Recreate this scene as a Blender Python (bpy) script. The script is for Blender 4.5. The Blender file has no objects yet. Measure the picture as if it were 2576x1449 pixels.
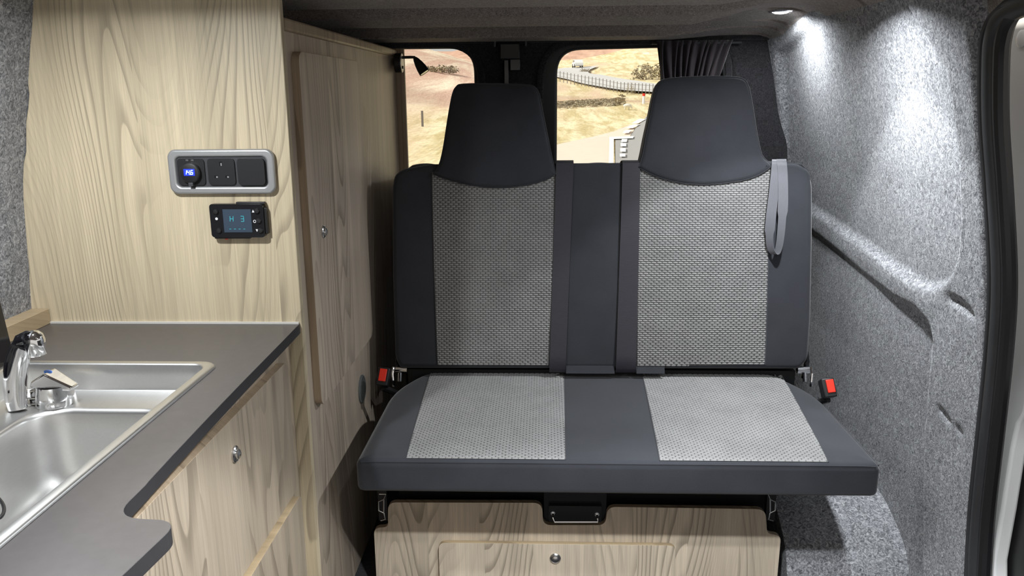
import bpy, bmesh, math, random
import numpy as np
from mathutils import Vector, Matrix
from mathutils.geometry import delaunay_2d_cdt
random.seed(7)
SC = bpy.context.scene
COL = SC.collection
PI = math.pi
# ------------------------------------------------------------------ camera
FPX = 2050.0
PITCH, YAW, ROLL = math.radians(13.5), math.radians(2.3), .0085
CAM = Vector((0, 0, 1.22))
cF = Vector((-math.sin(YAW)*math.cos(PITCH), math.cos(YAW)*math.cos(PITCH), -math.sin(PITCH)))
_r0 = Vector((math.cos(YAW), math.sin(YAW), 0)); _u0 = _r0.cross(cF)
cR = _r0*math.cos(ROLL) - _u0*math.sin(ROLL)
cU = _u0*math.cos(ROLL) + _r0*math.sin(ROLL)
cd = bpy.data.cameras.new('camera'); co = bpy.data.objects.new('camera', cd); COL.objects.link(co)
cd.sensor_fit = 'HORIZONTAL'; cd.sensor_width = 36.0; cd.lens = 36.0*FPX/2576.0
cd.clip_start = .02; cd.clip_end = 3000
co.matrix_world = Matrix(((cR.x, cU.x, -cF.x, CAM.x), (cR.y, cU.y, -cF.y, CAM.y), (cR.z, cU.z, -cF.z, CAM.z), (0, 0, 0, 1)))
SC.camera = co
# ------------------------------------------------------------------ world, sun, exposure
SC.view_settings.view_transform = 'Standard'; SC.view_settings.look = 'None'
SC.view_settings.exposure = 0.0; SC.view_settings.gamma = 1.0
SC.view_settings.use_curve_mapping = False
W = bpy.data.worlds.new('overcast_sky'); SC.world = W; W.use_nodes = True
_bg = W.node_tree.nodes['Background']
_bg.inputs[0].default_value = (1.0, .955, .90, 1); _bg.inputs[1].default_value = .68
sd = bpy.data.lights.new('sun', 'SUN'); so = bpy.data.objects.new('sun', sd); COL.objects.link(so)
sd.energy = 5.0; sd.angle = math.radians(3); sd.color = (1, .95, .86)
so.rotation_euler = Vector((-.86, -.12, .62)).to_track_quat('Z', 'Y').to_euler()
LED_W = 6.9
LED_COL = (.93, .97, 1.0)

# ------------------------------------------------------------------ measuring helpers (used to size real planes)
def ray(px, py):
    return cF + cR*((px-1288)/FPX) - cU*((py-724.5)/FPX)
def on(ax, v, px, py):
    d = ray(px, py); return CAM + d*((v-CAM[ax])/d[ax])
def onplane(o, n, px, py):
    d = ray(px, py); return CAM + d*((o-CAM).dot(n)/d.dot(n))

# ------------------------------------------------------------------ node helpers
def nmat(name):
    m = bpy.data.materials.new(name); m.use_nodes = True
    nt = m.node_tree; return m, nt, nt.nodes['Principled BSDF']
def N(nt, typ, ins=None, **kw):
    n = nt.nodes.new(typ)
    for k, v in kw.items(): setattr(n, k, v)
    for k, v in (ins or {}).items():
        s = n.inputs[k]
        if isinstance(v, bpy.types.NodeSocket): nt.links.new(v, s)
        else: s.default_value = v
    return n
def math_(nt, op, a, b=0.0, c=0.0):
    return N(nt, 'ShaderNodeMath', {0: a, 1: b, 2: c}, operation=op).outputs[0]
def mixc(nt, f, a, b, mode='MIX'):
    return N(nt, 'ShaderNodeMix', {0: f, 6: a, 7: b}, data_type='RGBA', blend_type=mode).outputs[2]
def sstep(nt, v, a, b, lo=0.0, hi=1.0):
    return N(nt, 'ShaderNodeMapRange', {0: v, 1: a, 2: b, 3: lo, 4: hi}, interpolation_type='SMOOTHSTEP').outputs[0]
def c4(c): return (c[0], c[1], c[2], 1)
def simple(name, col, rough=.5, metal=0.0, **kw):
    m, nt, b = nmat(name)
    b.inputs['Base Color'].default_value = c4(col); b.inputs['Roughness'].default_value = rough; b.inputs['Metallic'].default_value = metal
    for k, v in kw.items(): b.inputs[k].default_value = v
    return m
def emis(name, col, s):
    m, nt, b = nmat(name)
    b.inputs['Base Color'].default_value = c4(col); b.inputs['Emission Color'].default_value = c4(col); b.inputs['Emission Strength'].default_value = s
    return m
def objcoord(nt): return N(nt, 'ShaderNodeTexCoord').outputs['Object']
def sep(nt, v): return N(nt, 'ShaderNodeSeparateXYZ', {0: v}).outputs
def comb(nt, x, y, z=0.0): return N(nt, 'ShaderNodeCombineXYZ', {0: x, 1: y, 2: z}).outputs[0]
def noise(nt, vec, scale, detail=2.0, rough=.5, dist=0.0):
    return N(nt, 'ShaderNodeTexNoise', {'Vector': vec, 'Scale': scale, 'Detail': detail, 'Roughness': rough, 'Distortion': dist}).outputs[0]
def bump(nt, h, strength, dist, b):
    n = N(nt, 'ShaderNodeBump', {'Height': h, 'Strength': strength, 'Distance': dist})
    nt.links.new(n.outputs[0], b.inputs['Normal'])

def wood(name, light, dark, line, seed=0.0, horiz=False, board=.165, rings=17.0, rough=.42):
    m, nt, b = nmat(name)
    x, y, z = sep(nt, objcoord(nt))[0:3]
    if horiz: u = math_(nt, 'ADD', z, math_(nt, 'MULTIPLY', y, .35)); v = math_(nt, 'ADD', x, y)
    else: u = math_(nt, 'ADD', math_(nt, 'ADD', x, y), seed); v = z
    bd = math_(nt, 'FLOOR', math_(nt, 'DIVIDE', math_(nt, 'ADD', u, math_(nt, 'MULTIPLY', noise(nt, comb(nt, u, seed), 1.3), .12)), board))
    rnd = N(nt, 'ShaderNodeTexWhiteNoise', {1: math_(nt, 'ADD', bd, seed*3.1)}, noise_dimensions='1D').outputs[0]
    off = math_(nt, 'MULTIPLY', rnd, 9.0)
    # big cathedral contours
    f = noise(nt, comb(nt, math_(nt, 'MULTIPLY', u, 4.6), math_(nt, 'ADD', math_(nt, 'MULTIPLY', v, .85), off), off), 1.0, 1.0, .4)
    f2 = noise(nt, comb(nt, math_(nt, 'MULTIPLY', u, 26.0), math_(nt, 'MULTIPLY', v, 3.6), off), 1.0, 1.0)
    F_ = math_(nt, 'ADD', math_(nt, 'MULTIPLY', u, rings*3.0), math_(nt, 'ADD', math_(nt, 'MULTIPLY', f, rings*2.1), math_(nt, 'MULTIPLY', f2, .85)))
    fr = math_(nt, 'FRACT', F_)
    ln = math_(nt, 'MULTIPLY', sstep(nt, fr, .50, .95), sstep(nt, fr, 1.0, .955))
    mask = sstep(nt, noise(nt, comb(nt, math_(nt, 'MULTIPLY', u, 7.0), math_(nt, 'ADD', math_(nt, 'MULTIPLY', v, .5), off), 3.0), 1.0, 1.0), .40, .58)
    mask = math_(nt, 'MULTIPLY_ADD', mask, .85, .10)
    band = sstep(nt, noise(nt, comb(nt, math_(nt, 'MULTIPLY', u, 17.0), math_(nt, 'ADD', math_(nt, 'MULTIPLY', v, .8), off), off), 1.0, 2.0), .38, .68)
    fine = noise(nt, comb(nt, math_(nt, 'MULTIPLY', u, 420.0), math_(nt, 'MULTIPLY', v, 7.0), off), 1.0, 2.0, .6)
    fine2 = noise(nt, comb(nt, math_(nt, 'MULTIPLY', u, 120.0), math_(nt, 'MULTIPLY', v, 2.2), off), 1.0, 2.0, .6)
    c = mixc(nt, math_(nt, 'MULTIPLY', band, .6), c4(light), c4(dark))
    tone = math_(nt, 'MULTIPLY_ADD', rnd, .16, .92)
    c = mixc(nt, 1.0, c, comb(nt, tone, tone, tone), 'MULTIPLY')
    s = math_(nt, 'ADD', math_(nt, 'MULTIPLY_ADD', fine, .42, .58), math_(nt, 'MULTIPLY', fine2, .36))
    c = mixc(nt, 1.0, c, comb(nt, s, s, s), 'MULTIPLY')
    c = mixc(nt, math_(nt, 'MULTIPLY', math_(nt, 'MULTIPLY', ln, mask), .66), c, c4(line))
    nt.links.new(c, b.inputs['Base Color']); b.inputs['Roughness'].default_value = rough
    b.inputs['Specular IOR Level'].default_value = .35
    bump(nt, math_(nt, 'SUBTRACT', fine, math_(nt, 'MULTIPLY', ln, mask)), .12, .0006, b)
    return m

def carpet(name, lo, mid, hi, scale=105.0):
    m, nt, b = nmat(name)
    oc = objcoord(nt)
    n1 = noise(nt, oc, scale, 3.0, .6, 1.6)
    n2 = noise(nt, oc, scale*3.1, 2.0, .6, .8)
    n3 = noise(nt, oc, 9.0, 2.0)
    h = math_(nt, 'ADD', math_(nt, 'MULTIPLY', n1, .72), math_(nt, 'MULTIPLY', n2, .28))
    r = N(nt, 'ShaderNodeValToRGB', {0: h}); e = r.color_ramp
    e.elements[0].position = .36; e.elements[0].color = c4(lo)
    e.elements[1].position = .66; e.elements[1].color = c4(hi)
    k = e.elements.new(.50); k.color = c4(mid)
    t = math_(nt, 'MULTIPLY_ADD', n3, .3, .85)
    c = mixc(nt, 1.0, r.outputs[0], comb(nt, t, t, t), 'MULTIPLY')
    nt.links.new(c, b.inputs['Base Color']); b.inputs['Roughness'].default_value = 1.0
    b.inputs['Specular IOR Level'].default_value = .1
    b.inputs['Sheen Weight'].default_value = .15
    bump(nt, h, .42, .005, b)
    return m

def fabric(name, col, scale=900, sheen=.35, bs=.25):
    m, nt, b = nmat(name)
    n = noise(nt, objcoord(nt), scale, 2.0, .6)
    n2 = noise(nt, objcoord(nt), 14.0, 2.0)
    t = math_(nt, 'ADD', math_(nt, 'MULTIPLY_ADD', n, .5, .55), math_(nt, 'MULTIPLY', n2, .4))
    c = mixc(nt, 1.0, c4(col), comb(nt, t, t, t), 'MULTIPLY')
    nt.links.new(c, b.inputs['Base Color']); b.inputs['Roughness'].default_value = .85
    b.inputs['Specular IOR Level'].default_value = .2
    b.inputs['Sheen Weight'].default_value = sheen; b.inputs['Sheen Roughness'].default_value = .4
    bump(nt, n, bs, .0008, b)
    return m

def noisy(name, col, amt, scale, rough=.5, metal=0.0, bs=0.0, vec_scale=None, **kw):
    m, nt, b = nmat(name)
    v = objcoord(nt)
    if vec_scale: v = N(nt, 'ShaderNodeVectorMath', {0: v, 1: vec_scale}, operation='MULTIPLY').outputs[0]
    n = noise(nt, v, scale, 3.0, .6)
    t = math_(nt, 'MULTIPLY_ADD', n, amt, 1.0-amt*.5)
    c = mixc(nt, 1.0, c4(col), comb(nt, t, t, t), 'MULTIPLY')
    nt.links.new(c, b.inputs['Base Color']); b.inputs['Roughness'].default_value = rough; b.inputs['Metallic'].default_value = metal
    for k, q in kw.items(): b.inputs[k].default_value = q
    if bs: bump(nt, n, bs, .001, b)
    return m

M_PANEL = wood('pale_ash_laminate', (.67, .565, .39), (.50, .42, .285), (.25, .20, .14), .37, board=.24, rings=21)
M_CUP = wood('shaded_ash_laminate', (.58, .485, .385), (.39, .325, .26), (.19, .15, .11), 1.91, board=.15, rings=9)  # same ash as the end panel, with the cupboard's shade put into the colour
M_KIT = wood('kitchen_ash_laminate', (.50, .415, .315), (.34, .28, .21), (.19, .15, .11), 4.2, board=.16, rings=11)
M_BASE = wood('brightened_ash_laminate', (.72, .61, .475), (.53, .45, .35), (.22, .175, .13), 2.63, board=.13, rings=15)  # same ash, colour raised to stand in for light on the seat base
M_EDGE = wood('ash_edge_banding', (.52, .40, .25), (.38, .29, .18), (.27, .2, .12), .9, horiz=True, board=.5, rings=6)
M_EDGE_V = wood('ash_edge_banding_upright', (.47, .36, .25), (.34, .26, .175), (.2, .15, .1), .5, board=.5, rings=6)
M_CARPET = carpet('grey_lining_carpet', (.085, .087, .095), (.245, .25, .265), (.52, .525, .545))
M_CARPET_D = carpet('bounce_tinted_lining_carpet', (.14, .122, .112), (.28, .245, .225), (.46, .41, .375), 180)  # roof lining: warm light bounced off the wood is painted into the grey
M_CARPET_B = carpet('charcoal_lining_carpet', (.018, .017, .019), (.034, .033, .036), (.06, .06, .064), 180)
M_FAB = fabric('charcoal_fabric', (.036, .038, .045))
M_PANEL_BACK = fabric('grey_weave_backing', (.11, .109, .107), 700, .1)
M_STITCH = fabric('grey_woven_yarn', (.275, .273, .268), 1500, .25, .15)
M_BELT = noisy('dark_seatbelt_webbing', (.03, .029, .038), .5, 60, .42, 0, .2, (1, 1, 12))
M_STRAP = noisy('grey_webbing_strap', (.11, .11, .125), .4, 90, .5, 0, .2, (12, 1, 1))
M_TOP = noisy('dark_grey_worktop_laminate', (.078, .071, .069), .35, 55, .36, 0, .05)
M_TOPEDGE = noisy('worktop_edge_band', (.035, .034, .037), .3, 80, .4)
M_STEEL = noisy('brushed_stainless_steel', (.74, .735, .72), .10, 40, .36, 1.0, 0, (6, 1, 6))
M_CHROME = simple('chrome', (.86, .86, .87), .06, 1.0)
M_CHROME_R = simple('satin_chrome', (.62, .62, .62), .25, 1.0)
M_BLACK = noisy('black_plastic', (.012, .012, .013), .3, 200, .42)
M_BLACKG = simple('gloss_black_plastic', (.012, .012, .014), .16)
M_DGREY = noisy('dark_grey_plastic', (.045, .046, .05), .3, 200, .45)
M_SILVER = simple('satin_silver_plastic', (.40, .40, .40), .38, .55)
M_RED = simple('red_plastic', (.85, .035, .015), .35)
M_BLUE = simple('blue_plastic', (.05, .22, .8), .3)
M_WHITE = noisy('white_body_paint', (.80, .80, .79), .08, 12, .3)
M_RUBBER = noisy('black_rubber_seal', (.035, .036, .039), .35, 30, .45, 0, .1)
M_CURTAIN = fabric('dark_curtain_cloth', (.045, .037, .042), 500)
M_GLASSBLK = simple('black_glass', (.006, .006, .008), .06)
M_SEALANT = simple('white_sealant', (.6, .58, .54), .5)
M_VENT = noisy('grey_vent_plastic', (.15, .16, .16), .3, 300, .5)

def glass_mat():
    m = bpy.data.materials.new('clear_window_glass'); m.use_nodes = True; nt = m.node_tree; nt.nodes.clear()
    t = N(nt, 'ShaderNodeBsdfTransparent', {0: (.94, .96, .95, 1)}); g = N(nt, 'ShaderNodeBsdfGlossy', {0: (1, 1, 1, 1), 1: .02})
    f = N(nt, 'ShaderNodeFresnel', {0: 1.35})
    mx = N(nt, 'ShaderNodeMixShader', {0: f.outputs[0], 1: t.outputs[0], 2: g.outputs[0]})
    o = N(nt, 'ShaderNodeOutputMaterial', {0: mx.outputs[0]}); return m
M_GLASS = glass_mat()

# ------------------------------------------------------------------ object helpers
def tag(o, label=None, cat=None, group=None, kind=None):
    if label: o['label'] = label
    if cat: o['category'] = cat
    if group: o['group'] = group
    if kind: o['kind'] = kind
    return o
def thing(name, label, cat, loc, group=None):
    o = bpy.data.objects.new(name, None); COL.objects.link(o); o.location = loc; o.empty_display_size = .05
    return tag(o, label, cat, group)
def origin_of(o):
    v = Vector(o.location)
    return v
def link(name, me, parent=None, label=None, kind=None):
    o = bpy.data.objects.new(name, me); COL.objects.link(o)
    if parent is not None:
        o.parent = parent
        p = parent; acc = Matrix.Identity(4)
        top = parent
        while top.parent is not None: top = top.parent
        if parent is top and parent.type == 'EMPTY':
            o.matrix_parent_inverse = Matrix.Translation(-Vector(parent.location))
    if label: o['label'] = label
    if kind: o['kind'] = kind
    return o
def bev(o, w, seg=3, ang=35):
    md = o.modifiers.new('edge_rounding', 'BEVEL'); md.width = w; md.segments = seg; md.limit_method = 'ANGLE'; md.angle_limit = math.radians(ang); md.harden_normals = False
    return o
def mk(name, verts, faces, mat, parent=None, smooth=False, label=None, kind=None, bevel=0, mats=None, fmat=None, sharp=35):
    me = bpy.data.meshes.new(name); me.from_pydata([tuple(v) for v in verts], [], faces)
    for m in (mats or [mat]): me.materials.append(m)
    if fmat is not None:
        me.polygons.foreach_set('material_index', fmat)
    bm = bmesh.new(); bm.from_mesh(me); bmesh.ops.recalc_face_normals(bm, faces=bm.faces); bm.to_mesh(me); bm.free()
    if smooth or bevel:
        me.polygons.foreach_set('use_smooth', [True]*len(me.polygons))
        me.set_sharp_from_angle(angle=math.radians(sharp))
    o = link(name, me, parent, label, kind)
    if bevel: bev(o, bevel)
    return o
class MB:
    def __init__(s): s.v = []; s.f = []
    def add(s, vs, fs):
        n = len(s.v); s.v += [tuple(v) for v in vs]; s.f += [tuple(i+n for i in f) for f in fs]; return s
    def box(s, a, b, rot=None, piv=None):
        x0, y0, z0 = a; x1, y1, z1 = b
        vs = [Vector(p) for p in ((x0, y0, z0), (x1, y0, z0), (x1, y1, z0), (x0, y1, z0), (x0, y0, z1), (x1, y0, z1), (x1, y1, z1), (x0, y1, z1))]
        if rot is not None:
            piv = Vector(piv) if piv is not None else sum(vs, Vector())/8
            vs = [piv + rot @ (p-piv) for p in vs]
        return s.add(vs, [(0, 3, 2, 1), (4, 5, 6, 7), (0, 1, 5, 4), (1, 2, 6, 5), (2, 3, 7, 6), (3, 0, 4, 7)])
    def tube(s, pts, r, n=10, caps=True, flat=1.0, up=None):
        pts = [Vector(p) for p in pts]; rs = r if isinstance(r, (list, tuple)) else [r]*len(pts)
        rings = []; prev = None
        for i, p in enumerate(pts):
            t = (pts[min(i+1, len(pts)-1)] - pts[max(i-1, 0)]).normalized()
            if up is not None: a = Vector(up)
            elif prev is not None: a = prev
            else: a = Vector((0, 0, 1)) if abs(t.z) < .9 else Vector((1, 0, 0))
            e1 = (a - t*a.dot(t)).normalized(); e2 = t.cross(e1); prev = e1
            rings.append([p + (e1*math.cos(2*PI*k/n) + e2*math.sin(2*PI*k/n)*flat)*rs[i] for k in range(n)])
        base = 0; vs = [q for rg in rings for q in rg]; fs = []
        for i in range(len(pts)-1):
            for k in range(n):
                fs.append((i*n+k, i*n+(k+1) % n, (i+1)*n+(k+1) % n, (i+1)*n+k))
        if caps: fs.append(tuple(range(n))[::-1]); fs.append(tuple((len(pts)-1)*n+k for k in range(n)))
        return s.add(vs, fs)
    def lathe(s, prof, origin, axis, n=28):
        ax = Vector(axis).normalized(); a = Vector((0, 0, 1)) if abs(ax.z) < .9 else Vector((1, 0, 0))
        e1 = (a-ax*a.dot(ax)).normalized(); e2 = ax.cross(e1); o = Vector(origin); vs = []; fs = []
        for (r, h) in prof:
            for k in range(n): vs.append(o + ax*h + (e1*math.cos(2*PI*k/n)+e2*math.sin(2*PI*k/n))*max(r, 1e-5))
        for i in range(len(prof)-1):
            for k in range(n): fs.append((i*n+k, i*n+(k+1) % n, (i+1)*n+(k+1) % n, (i+1)*n+k))
        fs.append(tuple(range(n))[::-1]); fs.append(tuple((len(prof)-1)*n+k for k in range(n)))
        return s.add(vs, fs)
    def build(s, name, mat, parent=None, **kw): return mk(name, s.v, s.f, mat, parent, **kw)

def rrect(x0, x1, y0, y1, r, n=6):
    out = []
    for cx, cy, a0 in ((x1-r, y1-r, 0), (x0+r, y1-r, 90), (x0+r, y0+r, 180), (x1-r, y0+r, 270)):
        for k in range(n+1):
            a = math.radians(a0+90*k/n); out.append((cx+r*math.cos(a), cy+r*math.sin(a)))
    return out
def roundpoly(pts, radii, n=5):
    out = []; m = len(pts)
    for i in range(m):
        p = Vector(pts[i]); a = Vector(pts[i-1])-p; b = Vector(pts[(i+1) % m])-p
        r = radii[i] if isinstance(radii, (list, tuple)) else radii
        if r <= 0: out.append(tuple(p)); continue
        la, lb = a.length, b.length; r = min(r, la*.49, lb*.49); a.normalize(); b.normalize()
        for k in range(n+1):
            t = k/n; q = (p+a*r)*(1-t)**2 + p*2*t*(1-t) + (p+b*r)*t*t
            out.append(tuple(q))
    return out
def inpoly(P, poly):
    P = np.atleast_2d(P); x, y = P[:, 0], P[:, 1]; c = np.zeros(len(P), bool); n = len(poly); j = n-1
    for i in range(n):
        xi, yi = poly[i]; xj, yj = poly[j]
        k = ((yi > y) != (yj > y)) & (x < (xj-xi)*(y-yi)/((yj-yi) if yj != yi else 1e-12)+xi); c ^= k; j = i
    return c
def distpoly(P, poly, closed=True):
    P = np.atleast_2d(np.array(P, float)); d = np.full(len(P), 1e9); n = len(poly)
    for i in range(n if closed else n-1):
        a = np.array(poly[i]); b = np.array(poly[(i+1) % n]); ab = b-a; L = ab@ab
        if L < 1e-16: continue
        t = np.clip(((P-a)@ab)/L, 0, 1); d = np.minimum(d, np.hypot(*(P-a-t[:, None]*ab).T))
    return d
def tri2d(outline, holes=(), extra=()):
    co2 = [Vector(p) for p in outline]; ed = [(i, (i+1) % len(outline)) for i in range(len(outline))]
    for h in holes:
        s = len(co2); co2 += [Vector(p) for p in h]; ed += [(s+i, s+(i+1) % len(h)) for i in range(len(h))]
    co2 += [Vector(p) for p in extra]
    v, e, f, *_ = delaunay_2d_cdt(co2, ed, [], 0, 1e-7)
    vv = np.array([tuple(p) for p in v]); cen = np.array([vv[list(t)].mean(0) for t in f])
    k = inpoly(cen, outline)
    for h in holes: k &= ~inpoly(cen, h)
    return [tuple(p) for p in vv], [tuple(t) for t, q in zip(f, k) if q]
def plate(name, outline, holes, to3, thick, mat, parent=None, bevel=0, edge_mat=None, **kw):
    """flat board: outline (u,v); to3(u,v,w), face at w=0, back at w=-thick. Solid ring walls, ngon-free."""
    v, f = tri2d(outline, holes); n = len(v)
    vs = [to3(a, b, 0) for a, b in v]+[to3(a, b, -thick) for a, b in v]
    fs = list(f)+[tuple(i+n for i in t)[::-1] for t in f]
    from collections import Counter
    cnt = Counter(); dirs = {}
    for t in f:
        for i in range(len(t)):
            a, b = t[i], t[(i+1) % len(t)]; k = (min(a, b), max(a, b)); cnt[k] += 1; dirs[k] = (a, b)
    nface = len(fs)
    for k, c in cnt.items():
        if c == 1: a, b = dirs[k]; fs.append((a, a+n, b+n, b))
    if edge_mat is not None: kw['mats'] = [mat, edge_mat]; kw['fmat'] = [0]*nface+[1]*(len(fs)-nface)
    return mk(name, vs, fs, mat, parent, bevel=bevel, **kw)

def cushion(name, outline, to3, thick, r, dome, mat, parent, reach=.12, step=.022, label=None, shape=None):
    """soft pad: outline (u,v) counter-clockwise, front at w=0, rounded edge radius r, domed front"""
    P = np.array(outline); n = len(P)
    area = sum(P[i-1][0]*P[i][1]-P[i][0]*P[i-1][1] for i in range(n))
    if area < 0: P = P[::-1]
    tn = np.roll(P, -1, 0)-np.roll(P, 1, 0); tn /= np.linalg.norm(tn, axis=1)[:, None]; nr = np.stack([tn[:, 1], -tn[:, 0]], 1)
    def H(Q):
        d = distpoly(Q, P); dd = np.clip(d, 0, r)
        return -(r-np.sqrt(np.maximum(r*r-(r-dd)**2, 0))) + dome*(1-np.exp(-d/reach*2)) - dome + (shape(Q) if shape else 0)
    vs = []; fs = []
    rb = r*.8
    rings = [(rb*(1-math.sin(a)), -thick+rb*(1-math.cos(a)) if False else -thick+rb-rb*math.cos(a)) for a in [0, PI/8, PI/4, 3*PI/8, PI/2]]
    for (ins, w) in rings:
        for q in P-nr*ins: vs.append(to3(q[0], q[1], w))
    fr = [(r*(1-math.cos(a)), a) for a in [0, PI/10, PI/5, 3*PI/10, 2*PI/5, PI/2]]
    for ins, a in fr:
        Q = P-nr*ins
        hs = -(r-r*math.sin(a)) + dome*(1-np.exp(-ins/reach*2)) - dome + (shape(Q) if shape else 0)*np.ones(n)
        for q, h in zip(Q, hs): vs.append(to3(q[0], q[1], h))
    nr_ = len(rings)+len(fr)
    for k in range(nr_-1):
        for i in range(n): fs.append((k*n+i, k*n+(i+1) % n, (k+1)*n+(i+1) % n, (k+1)*n+i))
    inner = P-nr*r
    gx = np.arange(P[:, 0].min(), P[:, 0].max(), step); gy = np.arange(P[:, 1].min(), P[:, 1].max(), step)
    G = np.array([(a, b) for a in gx for b in gy]); G = G[inpoly(G, [tuple(q) for q in inner])]; G = G[distpoly(G, inner) > step*.4]
    v2, f2 = tri2d([tuple(q) for q in inner], (), [tuple(q) for q in G])
    hv = H(np.array(v2)); b0 = len(vs)
    vs += [to3(a, b, h) for (a, b), h in zip(v2, hv)]
    # snap cap border to last ring
    fs += [tuple(b0+i for i in t) for t in f2]
    bot = len(vs); vs.append(to3(P[:, 0].mean(), P[:, 1].mean(), -thick))
    for i in range(n): fs.append((bot, (i+1) % n, i))
    me_o = mk(name, vs, fs, mat, parent, smooth=False, label=label)
    me = me_o.data; bm = bmesh.new(); bm.from_mesh(me); bmesh.ops.remove_doubles(bm, verts=bm.verts, dist=1e-5); bmesh.ops.recalc_face_normals(bm, faces=bm.faces); bm.to_mesh(me); bm.free()
    me.polygons.foreach_set('use_smooth', [True]*len(me.polygons)); me.set_sharp_from_angle(angle=math.radians(60))
    return me_o, H

def weave(outline, H, to3, parent, pitch=(.0143, .0058), fill=.50, rise=.0028):
    """cloth panel: backing sheet + every little raised yarn loop as geometry"""
    P = np.array(outline)
    gx = np.arange(P[:, 0].min(), P[:, 0].max(), .02); gy = np.arange(P[:, 1].min(), P[:, 1].max(), .02)
    G = np.array([(a, b) for a in gx for b in gy]); G = G[inpoly(G, outline)]; G = G[distpoly(G, outline) > .006]
    v2, f2 = tri2d(outline, (), [tuple(q) for q in G]); hv = H(np.array(v2))
    back = mk('woven_panel', [to3(a, b, h+.0012) for (a, b), h in zip(v2, hv)], f2, M_PANEL_BACK, parent, smooth=True, label='light grey woven fabric insert')
    px, py = pitch; cells = []
    j = 0; y = P[:, 1].min()+py/2
    while y < P[:, 1].max():
        x = P[:, 0].min()+(px/2 if j % 2 else 0)
        while x < P[:, 0].max()+px: cells.append((x, y)); x += px
        y += py; j += 1
    C = np.array(cells); hw = px*.478; hh = py*fill
    def span(y):
        xs = []
        for i in range(len(P)):
            (x0, y0), (x1, y1) = P[i], P[(i+1) % len(P)]
            if (y0 > y) != (y1 > y): xs.append(x0+(x1-x0)*(y-y0)/(y1-y0))
        return (min(xs), max(xs)) if len(xs) > 1 else (9, -9)
    sp_ = {y: span(y) for y in set(C[:, 1])}
    lo_x = np.array([sp_[y][0]+.0006 for y in C[:, 1]]); hi_x = np.array([sp_[y][1]-.0006 for y in C[:, 1]])
    kk = (np.minimum(C[:, 0]+hw, hi_x)-np.maximum(C[:, 0]-hw, lo_x)) > .003; C, lo_x, hi_x = C[kk], lo_x[kk], hi_x[kk]
    # cut loops at the seam: recentre and narrow them
    L_, R_x = np.maximum(C[:, 0]-hw, lo_x), np.minimum(C[:, 0]+hw, hi_x); C[:, 0] = (L_+R_x)/2; sxc = (R_x-L_)/(2*hw)
    dtop = np.array([min(P[:, 1].max()-y, y-P[:, 1].min()) for y in C[:, 1]]); kk = dtop > py*.3; C, sxc = C[kk], sxc[kk]
    us = np.array([-1, -.78, 0, .78, 1.0]); vv_ = np.array([-1, -.42, .38, 1.0]); hp = np.array([0, .8, 1, .8, 0.0]); hq = np.array([0, .95, .95, 0.0]); nw = np.array([.45, .94, 1, .94, .45])
    loc = np.array([(us[i]*hw, vv_[k]*hh*nw[i], -.0006+rise*hp[i]*hq[k]) for i in range(5) for k in range(4)])
    lf = [(i*4+k, (i+1)*4+k, (i+1)*4+k+1, i*4+k+1) for i in range(4) for k in range(3)]
    rs = np.random.RandomState(3); nC = len(C)
    sx = sxc*(1+rs.uniform(-.06, .0, nC)); off = rs.uniform(-.0004, .0004, nC)*(sxc > .99)
    Q = C[:, None, :]+loc[None, :, :2]*np.stack([sx, np.ones(nC)], 1)[:, None, :]; Q[:, :, 0] += off[:, None]
    xmin, xmax = P[:, 0].min(), P[:, 0].max()
    Hc = H(C)[:, None]+.0011+loc[None, :, 2]
    # follow slope
    e = .002; gxs = (H(C+[e, 0])-H(C-[e, 0]))/(2*e); gys = (H(C+[0, e])-H(C-[0, e]))/(2*e)
    Hc = Hc+gxs[:, None]*(Q[:, :, 0]-C[:, None, 0])+gys[:, None]*(Q[:, :, 1]-C[:, None, 1])
    vs = [to3(q[0], q[1], h) for cell, hc in zip(Q, Hc) for q, h in zip(cell, hc)]
    fs = [tuple(i+20*c for i in t) for c in range(nC) for t in lf]
    me = bpy.data.meshes.new('woven_yarn'); me.from_pydata([tuple(v) for v in vs], [], fs); me.materials.append(M_STITCH)
    me.polygons.foreach_set('use_smooth', [True]*len(me.polygons))
    link('woven_yarn', me, parent, kind='stuff')
def ribbon(path, wdir, w, t, name, mat, parent, **kw):
    """strap swept along a 3-D path; wdir = side direction(s), w = width(s)"""
    pts = [Vector(p) for p in path]; n = len(pts)
    wd = wdir if isinstance(wdir, list) else [wdir]*n; ww = w if isinstance(w, list) else [w]*n
    vs = []; fs = []
    for i, p in enumerate(pts):
        tg = (pts[min(i+1, n-1)]-pts[max(i-1, 0)]).normalized(); s = Vector(wd[i]).normalized(); nn = tg.cross(s).normalized()
        a = s*ww[i]/2; b = nn*t/2
        vs += [p-a-b, p+a-b, p+a+b, p-a+b]
    for i in range(n-1):
        for k in range(4): fs.append((4*i+k, 4*i+(k+1) % 4, 4*i+4+(k+1) % 4, 4*i+4+k))
    fs += [(0, 1, 2, 3), tuple(4*(n-1)+k for k in (3, 2, 1, 0))]
    return mk(name, vs, fs, mat, parent, smooth=True, **kw)

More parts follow.
